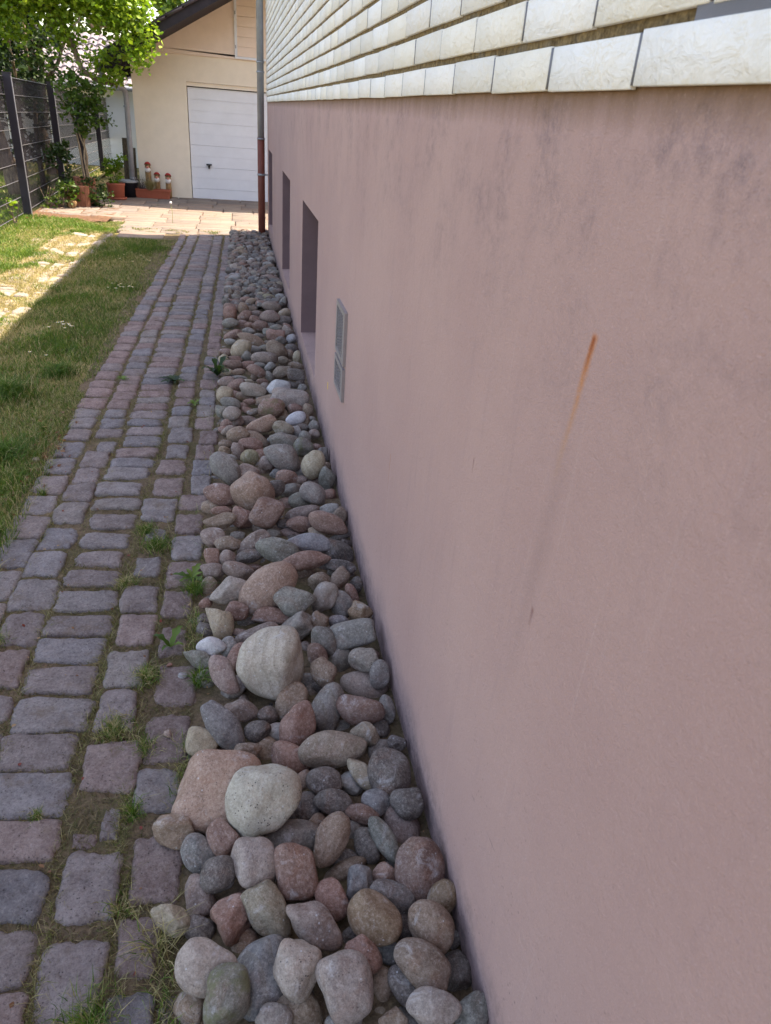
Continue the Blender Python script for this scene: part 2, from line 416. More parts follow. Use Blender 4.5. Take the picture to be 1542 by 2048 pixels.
# setts ------------------------------------------------------------
SETTS = """C -0.645 -0.450 3.896 4.009 0 0.001
C -0.641 -0.447 3.746 3.865 0 0.003
C -0.663 -0.453 3.605 3.705 0 0.004
C -0.674 -0.459 3.477 3.589 0 0.006
C -0.682 -0.476 3.345 3.469 0 0.006
C -0.698 -0.495 3.179 3.311 0 0.008
C -0.686 -0.475 3.038 3.141 0 0.010
C -0.673 -0.485 2.859 2.987 0 0.010
C -0.682 -0.492 2.702 2.819 0 0.012
C -0.678 -0.502 2.563 2.672 0 0.012
C -0.693 -0.490 2.425 2.529 0 0.015
C -0.696 -0.481 2.269 2.391 0 0.017
C -0.703 -0.477 2.123 2.244 0 0.020
C -0.703 -0.486 1.985 2.105 0 0.020
D -0.411 -0.285 3.787 3.988 0 0.001
D -0.409 -0.298 3.591 3.756 0 0.002
D -0.434 -0.299 3.399 3.562 0 0.004
D -0.436 -0.297 3.158 3.345 0 0.005
D -0.465 -0.315 2.921 3.122 0 0.007
D -0.429 -0.339 2.755 2.860 1 0.005
D -0.444 -0.344 2.476 2.615 0 0.007
D -0.467 -0.336 2.243 2.406 0 0.010
D -0.455 -0.327 2.057 2.227 0 0.011
E -0.247 -0.146 3.763 3.957 0 0.001
E -0.256 -0.160 3.567 3.739 0 0.002
E -0.264 -0.165 3.379 3.546 0 0.003
E -0.261 -0.169 3.170 3.355 0 0.003
E -0.309 -0.177 3.015 3.157 0 0.006
E -0.309 -0.191 2.799 2.970 0 0.006
E -0.313 -0.183 2.590 2.776 0 0.008
E -0.317 -0.186 2.395 2.575 0 0.009
E -0.314 -0.203 2.200 2.368 0 0.009
E -0.305 -0.215 1.987 2.136 0 0.008
B -0.803 -0.663 3.863 3.980 0 0.001
B -0.771 -0.678 3.673 3.804 0 0.002
B -0.819 -0.692 3.482 3.673 0 0.003
B -0.821 -0.710 3.307 3.469 0 0.004
B -0.835 -0.704 3.125 3.297 0 0.005
B -0.843 -0.707 2.923 3.112 0 0.007
B -0.847 -0.708 2.709 2.882 0 0.008
B -0.865 -0.721 2.510 2.689 0 0.010
B -0.860 -0.701 2.289 2.483 0 0.012
B -0.845 -0.712 2.089 2.276 0 0.012
A -0.960 -0.832 3.828 3.981 0 0.001
A -0.969 -0.833 3.608 3.800 0 0.002
A -0.986 -0.844 3.416 3.587 0 0.004
A -0.986 -0.841 3.206 3.375 0 0.005
A -0.989 -0.852 3.010 3.176 0 0.006
A -1.007 -0.842 2.797 2.995 0 0.009
A -0.988 -0.854 2.581 2.782 0 0.009
A -0.996 -0.861 2.363 2.553 0 0.010
C -0.703 -0.488 1.841 1.965 0 0.021
C -0.703 -0.481 1.678 1.818 0 0.024
C -0.706 -0.500 1.535 1.669 0 0.023
C -0.689 -0.484 1.380 1.525 0 0.025
C -0.668 -0.485 1.250 1.371 0 0.023
C -0.641 -0.485 1.097 1.224 0 0.021
C -0.621 -0.479 0.950 1.078 0 0.020
C -0.596 -0.469 0.835 0.937 0 0.018
D -0.465 -0.337 1.848 2.025 0 0.012
D -0.461 -0.349 1.662 1.832 0 0.012
D -0.462 -0.312 1.441 1.610 0 0.017
D -0.388 -0.339 1.289 1.387 1 0.006
D -0.451 -0.391 1.268 1.313 1 0.008
D -0.456 -0.322 1.073 1.252 0 0.018
D -0.460 -0.324 0.861 1.028 0 0.019
E -0.298 -0.172 1.751 1.935 0 0.013
E -0.311 -0.182 1.526 1.709 0 0.014
E -0.316 -0.196 1.353 1.500 0 0.014
E -0.295 -0.177 1.101 1.279 0 0.015
E -0.305 -0.214 0.935 1.066 0 0.013
E -0.312 -0.211 0.789 0.902 0 0.015
B -0.839 -0.721 1.888 2.061 0 0.011
B -0.833 -0.712 1.731 1.839 0 0.013
B -0.832 -0.709 1.560 1.709 0 0.014"""
PALS = [lin(142, 132, 131), lin(134, 127, 129), lin(144, 129, 127), lin(150, 126, 120), lin(134, 119, 116), lin(126, 121, 125), lin(148, 136, 131)]
SV, SF, ST = [], [], []; sv = 0
def sett(xl, xr, y0, y1, top, res, col, skew=0.):
    """one hand-cut block: ragged outline, rolled shoulders, slightly domed uneven top"""
    global sv
    cx, cy = (xl+xr)/2, (y0+y1)/2; hx, hy = (xr-xl)/2, (y1-y0)/2
    u = np.linspace(-1, 1, res)
    U, Vv = np.meshgrid(u, u)
    p = rng.uniform(6, 12)                       # superellipse corner
    rr = (np.abs(U)**p+np.abs(Vv)**p)**(1/p); m_ = np.maximum(np.abs(U), np.abs(Vv)); k = np.where(rr > 1e-6, m_/np.maximum(rr, 1e-6), 1)
    k = 1-(1-k)*m_
    ph = rng.uniform(0, 6.28, 8); a = np.arctan2(Vv, U)
    chip_a = rng.uniform(0, 6.28); chip_d = np.abs(((a-chip_a+np.pi) % (2*np.pi))-np.pi); chp = np.exp(-(chip_d/.16)**2)*rng.uniform(0, .07)
    edge = 1.015+.03*np.sin(3*a+ph[0])+.026*np.sin(5*a+ph[1])+.02*np.sin(9*a+ph[2])+.018*np.sin(17*a+ph[3])-chp
    X = cx+hx*U*k*(1+(edge-1)*m_); Y = cy+hy*Vv*k*(1+(edge-1)*m_)
    q = [rng.uniform(-.05, .05) for _ in range(4)]
    X = X+hx*(q[0]*U*Vv+q[1]*Vv*Vv); Y = Y+hy*(q[2]*U*Vv+q[3]*U*U)*1.2+skew*U
    Z = top-.009*m_**10-.002*m_**2+.0022*np.sin(U*3+ph[4])*np.sin(Vv*3+ph[5])+.0016*np.sin(U*9+ph[6])*np.sin(Vv*8+ph[7])
    Z += rng.uniform(-.004, .004)*U+rng.uniform(-.004, .004)*Vv
    top_v = np.stack([X, Y, Z], -1).reshape(-1, 3)
    i = np.arange(res-1)[:, None]*res+np.arange(res-1)[None, :]
    F = np.stack([i, i+1, i+res+1, i+res], -1).reshape(-1, 4)
    ring = [*range(res), *[res*r+res-1 for r in range(1, res)], *[res*(res-1)+c for c in range(res-2, -1, -1)], *[res*r for r in range(res-2, 0, -1)]]
    low = top_v[ring].copy(); low[:, 2] = -.05; low[:, 0] = cx+(low[:, 0]-cx)*1.03; low[:, 1] = cy+(low[:, 1]-cy)*1.04
    n = res*res; R_ = len(ring); ring = np.array(ring); nx_ = np.roll(ring, -1); lo = n+np.arange(R_); lon = np.roll(lo, -1)
    F2 = np.stack([ring, lo, lon, nx_], -1)
    V = np.concatenate([top_v, low])
    SV.append(V); SF.append(np.concatenate([F, F2])+sv); ST.append(np.tile(np.array(col)*rng.uniform(.85, 1.13), (len(V), 1))); sv += len(V)
def sett_col(y):
    c = PALS[rnd.randrange(len(PALS))]
    if 4.2 < y < 6.2 and rnd.random() < .5: c = lin(150, 122, 116)
    return c
for ln in SETTS.split('\n'):
    f_ = ln.split(); x0, x1, y0, y1 = map(float, f_[1:5])
    col = lin(140, 116, 110) if f_[0] == 'E' and rnd.random() < .6 else sett_col(y0)
    sett(x0, x1, y0, y1, -.006 if f_[5] == '1' else rng.uniform(.0, .007), 22, col, float(f_[6])*-.4)
def cols(y):   # column boundaries of the wheel track at distance y
    t = (y-2.6)/4.7
    return [(-1.02+.125*t, -.855+.08*t), (-.835+.08*t, -.705+.08*t), (-.68+.075*t, -.49+.085*t), (-.445+.055*t, -.335+.065*t), (-.305+.065*t, -.185+.045*t)]
START = dict(A=4.0, B=4.0, C=4.03, D=4.01, E=3.98)
for ci, c in enumerate('ABCDE'):
    y = START[c]
    while y < 11.02:
        L = rng.uniform(.085, .125) if c == 'C' else rng.uniform(.12, .185)
        g = rng.uniform(.012, .02)
        xl, xr = cols(min(y, 10.6))[ci]
        if 11.02-y < .06: break
        sett(xl+rng.uniform(-.008, .008), xr+rng.uniform(-.008, .008), y, min(y+L, 11.04), rng.uniform(-.001, .006), 11 if y < 7 else 8, sett_col(y), rng.uniform(-.004, .004)); y += L+g
    y = {'A': 2.34, 'B': 1.38, 'C': .82, 'D': .84, 'E': .77}[c]          # behind the camera
    while y > -1.6:
        L = rng.uniform(.11, .17); xl, xr = cols(2.0)[ci]
        sett(xl+rng.uniform(-.01, .01), xr+rng.uniform(-.01, .01), y-L, y, rng.uniform(0, .006), 12, sett_col(y)); y -= L+.02
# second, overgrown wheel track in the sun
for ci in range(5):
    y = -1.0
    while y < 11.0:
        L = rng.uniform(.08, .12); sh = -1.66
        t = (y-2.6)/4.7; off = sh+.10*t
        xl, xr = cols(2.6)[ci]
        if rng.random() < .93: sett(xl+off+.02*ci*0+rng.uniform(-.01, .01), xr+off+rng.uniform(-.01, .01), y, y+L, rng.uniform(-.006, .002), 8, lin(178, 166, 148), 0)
        y += L+rng.uniform(.010, .02)
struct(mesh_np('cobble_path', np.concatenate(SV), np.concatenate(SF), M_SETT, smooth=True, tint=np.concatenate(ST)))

# terrace slabs ------------------------------------------------------
TV, TF, TT = [], [], []; tv = 0
def slab(x0, x1, y0, y1, z, col):
    global tv
    b = .012
    V = np.array([(x0, y0, -.07), (x1, y0, -.07), (x1, y1, -.07), (x0, y1, -.07), (x0, y0, z-.008), (x1, y0, z-.008), (x1, y1, z-.008), (x0, y1, z-.008),
                  (x0+b, y0+b, z), (x1-b, y0+b, z), (x1-b, y1-b, z), (x0+b, y1-b, z)])
    V[:, :2] += rng.uniform(-.004, .004, (1, 2)); V[8:, 2] += rng.uniform(-.003, .003, 4)
    F = np.array([(0, 1, 5, 4), (1, 2, 6, 5), (2, 3, 7, 6), (3, 0, 4, 7), (4, 5, 9, 8), (5, 6, 10, 9), (6, 7, 11, 10), (7, 4, 8, 11), (8, 9, 10, 11)])
    TV.append(V); TF.append(F+tv); TT.append(np.tile(np.array(col)*rng.uniform(.85, 1.15), (12, 1))); tv += 12
SP = [tuple(a*.62 for a in q) for q in (lin(158, 148, 138), lin(150, 142, 134), lin(162, 145, 133), lin(146, 140, 136), lin(154, 137, 124))]
y = 10.56
row = 0
while y < 15.5:
    d = .50
    x = -3.0+(row % 2)*.22
    if y < 10.9: x = -1.60
    while x < 6:
        wd = rng.uniform(.48, .62)
        xa, xb = x, x+wd-.012
        if y > 10.8 or xb < -.88:
            # split every slab into two or three planks, as the scored paving has
            ky = [0, .5, 1] if rnd.random() < .6 else [0, .34, .67, 1]
            if y < 10.9: ky = [0, 1]
            dd = .47 if y < 10.9 else d
            for ka, kb in zip(ky, ky[1:]):
                if not (x < -1.95 and y+ka*dd < 12.3) : slab(xa, xb, y+ka*dd, y+kb*dd-.008, .002+rng.uniform(-.002, .002), SP[rnd.randrange(5)])
        x += wd
    y += .48 if y < 10.9 else d; row += 1
struct(mesh_np('terrace', np.concatenate(TV), np.concatenate(TF), M_SLAB, tint=np.concatenate(TT)))
sheet('terrace_bedding', -1.75, 7, 10.55, 15.9, -.03, M_EARTH)

# ---------------------------------------------------------------- the house
house = thing('house', 'house with pink plaster plinth and cream brick slip cladding', 'house', (WX, 0, 0), WT)
Y0, Y1 = -3.2, 11.3
ZT = 1.695; ZE = 3.80
WINS = [(4.40, 5.46, .165, 1.095), (6.74, 7.82, .18, 1.11), (9.95, 10.95, .19, 1.14)]
# plinth: front skin with openings, reveals
bm = bmesh.new()
ys = sorted(set([Y0, Y1]+[v for w_ in WINS for v in w_[:2]])); zs = sorted(set([-.3, ZT+.02]+[v for w_ in WINS for v in w_[2:]]))
vv = {}
def gv(x, y, z):
    k = (round(x, 4), round(y, 4), round(z, 4))
    if k not in vv: vv[k] = bm.verts.new(k)
    return vv[k]
DEP = .34
for ya, yb in zip(ys, ys[1:]):
    for za, zb in zip(zs, zs[1:]):
        if any(w_[0] <= (ya+yb)/2 <= w_[1] and w_[2] <= (za+zb)/2 <= w_[3] for w_ in WINS): continue
        bm.faces.new((gv(0, ya, za), gv(0, ya, zb), gv(0, yb, zb), gv(0, yb, za)))
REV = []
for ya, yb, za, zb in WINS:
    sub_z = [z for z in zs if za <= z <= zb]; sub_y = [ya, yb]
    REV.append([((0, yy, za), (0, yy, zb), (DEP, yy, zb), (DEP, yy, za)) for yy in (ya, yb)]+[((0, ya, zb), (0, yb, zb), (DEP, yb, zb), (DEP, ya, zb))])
    bm.faces.new((gv(0, ya, za), gv(0, yb, za), gv(DEP, yb, za+.012), gv(DEP, ya, za+.012)))
# far end wall, back and near end of the plinth
for (xa, xb, ya, yb) in ((.0, 8.5, Y1, Y1), (8.5, 8.5, Y0, Y1), (0, 8.5, Y0, Y0)):
    bm.faces.new([bm.verts.new(p) for p in ((xa, ya, -.3), (xb, yb, -.3), (xb, yb, ZT+.02), (xa, ya, ZT+.02))])
bm_obj('plinth_wall', bm, M_PL, house)
M_REV = simple('mauve_reveal_painted_shade', lin(116, 94, 98), .9, 5, .5, .003, .1)  # mauve darkened to put the shade of the recesses into the colour
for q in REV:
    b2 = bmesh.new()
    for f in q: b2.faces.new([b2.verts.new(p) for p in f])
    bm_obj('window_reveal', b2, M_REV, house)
for ya, yb, za, zb in WINS:
    b2 = bmesh.new()
    x = DEP-.03
    for a in ((ya, yb, za, za+.06), (ya, yb, zb-.06, zb), (ya, ya+.06, za+.06, zb-.06), (yb-.06, yb, za+.06, zb-.06), ((ya+yb)/2-.03, (ya+yb)/2+.03, za+.06, zb-.06)):
        box(b2, x, x+.06, a[0]+.001, a[1]-.001, a[2]+.001, a[3]-.001)
    wf = bm_obj('window', b2, M_WOODW, house)
    b3 = bmesh.new(); box(b3, x+.025, x+.03, ya+.05, yb-.05, za+.05, zb-.05); bm_obj('pane', b3, M_GLASS, wf)
# upper wall core (mortar seen between the rows)
bm = bmesh.new(); box(bm, -.004, 8.5, Y0, Y1, ZT+.021, ZE)
for yy in (Y0, Y1):   # gable triangles
    pass
bm_obj('upper_wall', bm, M_MORT, house)
bm = bmesh.new()
for yy in (Y0+.01, Y1-.01):
    bm.faces.new([bm.verts.new(p) for p in ((0, yy, ZE), (8.5, yy, ZE), (4.25, yy, ZE+2.6))])
bm_obj('gable', bm, M_BEIGE, house)
# brick slips
PIT = .0685; TH = .0555; LEN = .265
V_, F_, T_ = [], [], []; TS_ = []; n0 = 0
JV, JF = [], []; j0 = 0
for k in range(int((ZE-ZT)/PIT)):
    z0 = ZT+.004+k*PIT; yy = Y0+(.0 if k % 2 == 0 else .1325)
    yy += (.904-Y0) % LEN if k % 2 == 0 else ((1.04-Y0) % LEN)-.1325
    yy -= LEN
    while yy < Y1-.02:
        a, b = max(yy+.0045, Y0), min(yy+LEN-.0045, Y1)
        if b-a > .03:
            if True:
                t = .012+rng.uniform(-.0012, .0012); bz = .0012
                dz = rng.uniform(-.0018, .0018); dz2 = rng.uniform(-.0015, .0015)
                P = []
                for x, ins in ((-.003, 0), (-t+.0015, 0), (-t, bz)):
                    for (yy_, zz_) in ((a+ins, z0+dz+ins), (b-ins, z0+dz2+ins), (b-ins, z0+TH+dz2-ins), (a+ins, z0+TH+dz-ins)): P.append((x, yy_, zz_))
                f = []
                for r in (0, 4):
                    for q in range(4): f.append((r+q, r+(q+1) % 4, r+4+(q+1) % 4, r+4+q))
                f.append((8, 9, 10, 11))
                V_.append(P); F_.append(np.array(f)+n0); n0 += 12
                base = np.array(lin(*[(238, 232, 228), (232, 226, 220), (240, 236, 234), (236, 229, 220)][rnd.randrange(4)]))*.95
                T_.append(np.tile(base*rng.uniform(.93, 1.05), (12, 1))); TS_.append(np.tile(rng.uniform(0, 1, 3), (12, 1)))
            # grey upright joint
            jx = -.0108
            P = [(jx, b, z0+.002), (jx, b+.009, z0+.002), (jx, b+.009, z0+TH-.002), (jx, b, z0+TH-.002), (-.003, b, z0+.002), (-.003, b+.009, z0+.002), (-.003, b+.009, z0+TH-.002), (-.003, b, z0+TH-.002)]
            JV.append(P); JF.append(np.array([(0, 1, 2, 3), (0, 4, 5, 1), (3, 2, 6, 7)])+j0); j0 += 8
        yy += LEN
mesh_np('cladding', np.concatenate(V_), np.concatenate(F_), M_TILE, house, tint=np.concatenate(T_), style=np.concatenate(TS_))
mesh_np('cladding_joint', np.concatenate(JV), np.concatenate(JF), M_GREYJ, house)
bm = bmesh.new(); box(bm, -.0105, -.003, .30, .80, ZT+.004+TH-.001, ZT+.004+PIT+.001); bm_obj('mortar_patch', bm, M_GREYJ, house)
# roof with deep eaves, soffit and gutter
bm = bmesh.new()
EX = -.46
pr = [(EX, ZE), (4.25, ZE+2.75), (8.96, ZE), (8.96, ZE+.16), (4.25, ZE+2.95), (EX, ZE+.16)]
ends = [[bm.verts.new((x, yy, z)) for x, z in pr] for yy in (Y0-.3, Y1+.06)]
for a in range(6): bm.faces.new((ends[0][a], ends[0][(a+1) % 6], ends[1][(a+1) % 6], ends[1][a]))
for e in ends: bm.faces.new(e)
bm_obj('roof', bm, M_RTILE, house)
bm = bmesh.new(); tube(bm, [(EX+.03, Y0-.3, ZE-.03), (EX+.03, Y1+.06, ZE-.03)], .065, 14); bm_obj('gutter', bm, M_ZINC, house, True)
# vent grilles
for (za, zb) in ((.655, .893), (.488, .640)):
    b2 = bmesh.new(); ya, yb = 3.10, 3.378; fr = .022
    for a in ((ya, yb, za, za+fr), (ya, yb, zb-fr, zb), (ya, ya+.05, za+fr, zb-fr), (yb-fr, yb, za+fr, zb-fr)): box(b2, -.014, .004, *a)
    g = bm_obj('vent_grille', b2, M_ALU, house)
    b2 = bmesh.new(); box(b2, -.003, .003, ya+.02, yb-.02, za+.02, zb-.02); bm_obj('opening', b2, M_DARKHOLE, g)
    b2 = bmesh.new()
    nz = int((zb-za-2*fr)/.0125)
    for k in range(nz):
        z = za+fr+(k+.5)*(zb-za-2*fr)/nz
        M = Matrix.Translation((-.008, 0, z)) @ Matrix.Rotation(.6, 4, 'Y')
        box(b2, -.005, .005, ya+.05, yb-fr, -.0009, .0009, M)
    for yy in np.linspace(ya+.055, yb-fr, 5)[1:-1]: box(b2, -.011, -.004, yy-.003, yy+.003, za+fr, zb-fr)
    bm_obj('louvre', b2, M_ALU, g)
# downpipe
px, py = -.095, 11.12
b2 = bmesh.new(); tube(b2, [(px, py, 1.255), (px, py, 3.7), (px-.06, py, 3.85), (EX+.05, py, ZE-.05)], .045, 20); dp = bm_obj('downpipe', b2, M_ZINC, house, True)
b2 = bmesh.new(); tube(b2, [(px, py, -.1), (px, py, 1.27)], .049, 20); bm_obj('lower_pipe', b2, M_REDPIPE, dp, True)
for z in (1.245, 2.02, 2.13):
    b2 = bmesh.new(); tube(b2, [(px, py, z), (px, py, z+.02)], .053, 20); bm_obj('collar', b2, M_ZINC, dp, True)
b2 = bmesh.new(); tube(b2, [(px, py, .80), (px, py, .825)], .056, 20); tube(b2, [(px+.05, py, .813), (.0, py, .813)], .008, 8); tube(b2, [(px+.065, py-.03, .813), (px+.065, py+.03, .813)], .011, 8)
bm_obj('pipe_bracket', b2, M_ZINC, dp, True)
# yellow chalk mark
bm = bmesh.new(); box(bm, -.0015, .001, 3.705, 3.713, .335, .375); bm_obj('yellow_mark', bm, simple('yellow_chalk', lin(226, 190, 60), .8), house)

# ---------------------------------------------------------------- river stones
def icos(sub):
    b = bmesh.new(); bmesh.ops.create_icosphere(b, subdivisions=sub, radius=1)
    V = np.array([v.co[:] for v in b.verts]); F = np.array([[v.index for v in f.verts] for f in b.faces]); b.free(); return V, F
ICO = {k: icos(k) for k in (2, 3, 4, 5)}
PAL = dict(r=(128, 86, 70), p=(128, 105, 96), P=(152, 136, 126), g=(118, 111, 104), b=(100, 99, 101), B=(126, 122, 128), l=(158, 140, 116), L=(178, 165, 147), t=(128, 101, 79),
           T=(158, 122, 100), d=(70, 58, 53), o=(138, 102, 64), n=(110, 107, 96), w=(150, 147, 144), W=(180, 178, 180), y=(130, 119, 84))
def shape(sub, r, fl, rs):
    V, F = ICO[sub]
    rad = np.ones(len(V))
    for k in range(5):
        fv = rs.normal(size=3); fv *= rs.uniform(1.2, 2.6)/np.linalg.norm(fv)
        rad += rs.uniform(.03, .085)*np.sin(V@fv+rs.uniform(0, 6.28))
    cuts = rs.integers(6, 10) if 'a' in fl else rs.integers(3, 7)
    for k in range(cuts):
        nv = rs.normal(size=3); nv /= np.linalg.norm(nv)
        d = rs.uniform(.58, .82) if 'a' in fl else rs.uniform(.70, .93)
        dn = V@nv; lim = np.where(dn > .15, d/np.maximum(dn, .15), 9)
        kk = 30. if 'a' in fl else rs.uniform(9, 20)
        rad = -np.log(np.exp(-kk*rad)+np.exp(-kk*lim))/kk
    if 'a' in fl:
        for k in range(4):
            fv = rs.normal(size=3); fv *= rs.uniform(5, 9)/np.linalg.norm(fv); rad += .018*np.sin(V@fv+rs.uniform(0, 6.28))
    for k in range(3):
        fv = rs.normal(size=3); fv *= rs.uniform(6, 11)/np.linalg.norm(fv); rad += .010*np.sin(V@fv+rs.uniform(0, 6.28))
    pe = 4.5 if 'q' in fl else rs.uniform(1.9, 2.9)
    Q3 = np.linalg.qr(rs.normal(size=(3, 3)))[0] if 'q' not in fl else np.eye(3)
    W3 = V@Q3; rad = rad/(np.abs(W3)**pe).sum(1)**(1/pe)
    P = V*rad[:, None]
    lo, hi = P.min(0), P.max(0); P = (P-(lo+hi)/2)/((hi-lo)/2)
    return P*np.array(r)*1.16, F
def sty(fl): return (1. if 'b' in fl else 0., 1. if 's' in fl else .25, 1. if 'm' in fl else 0.)
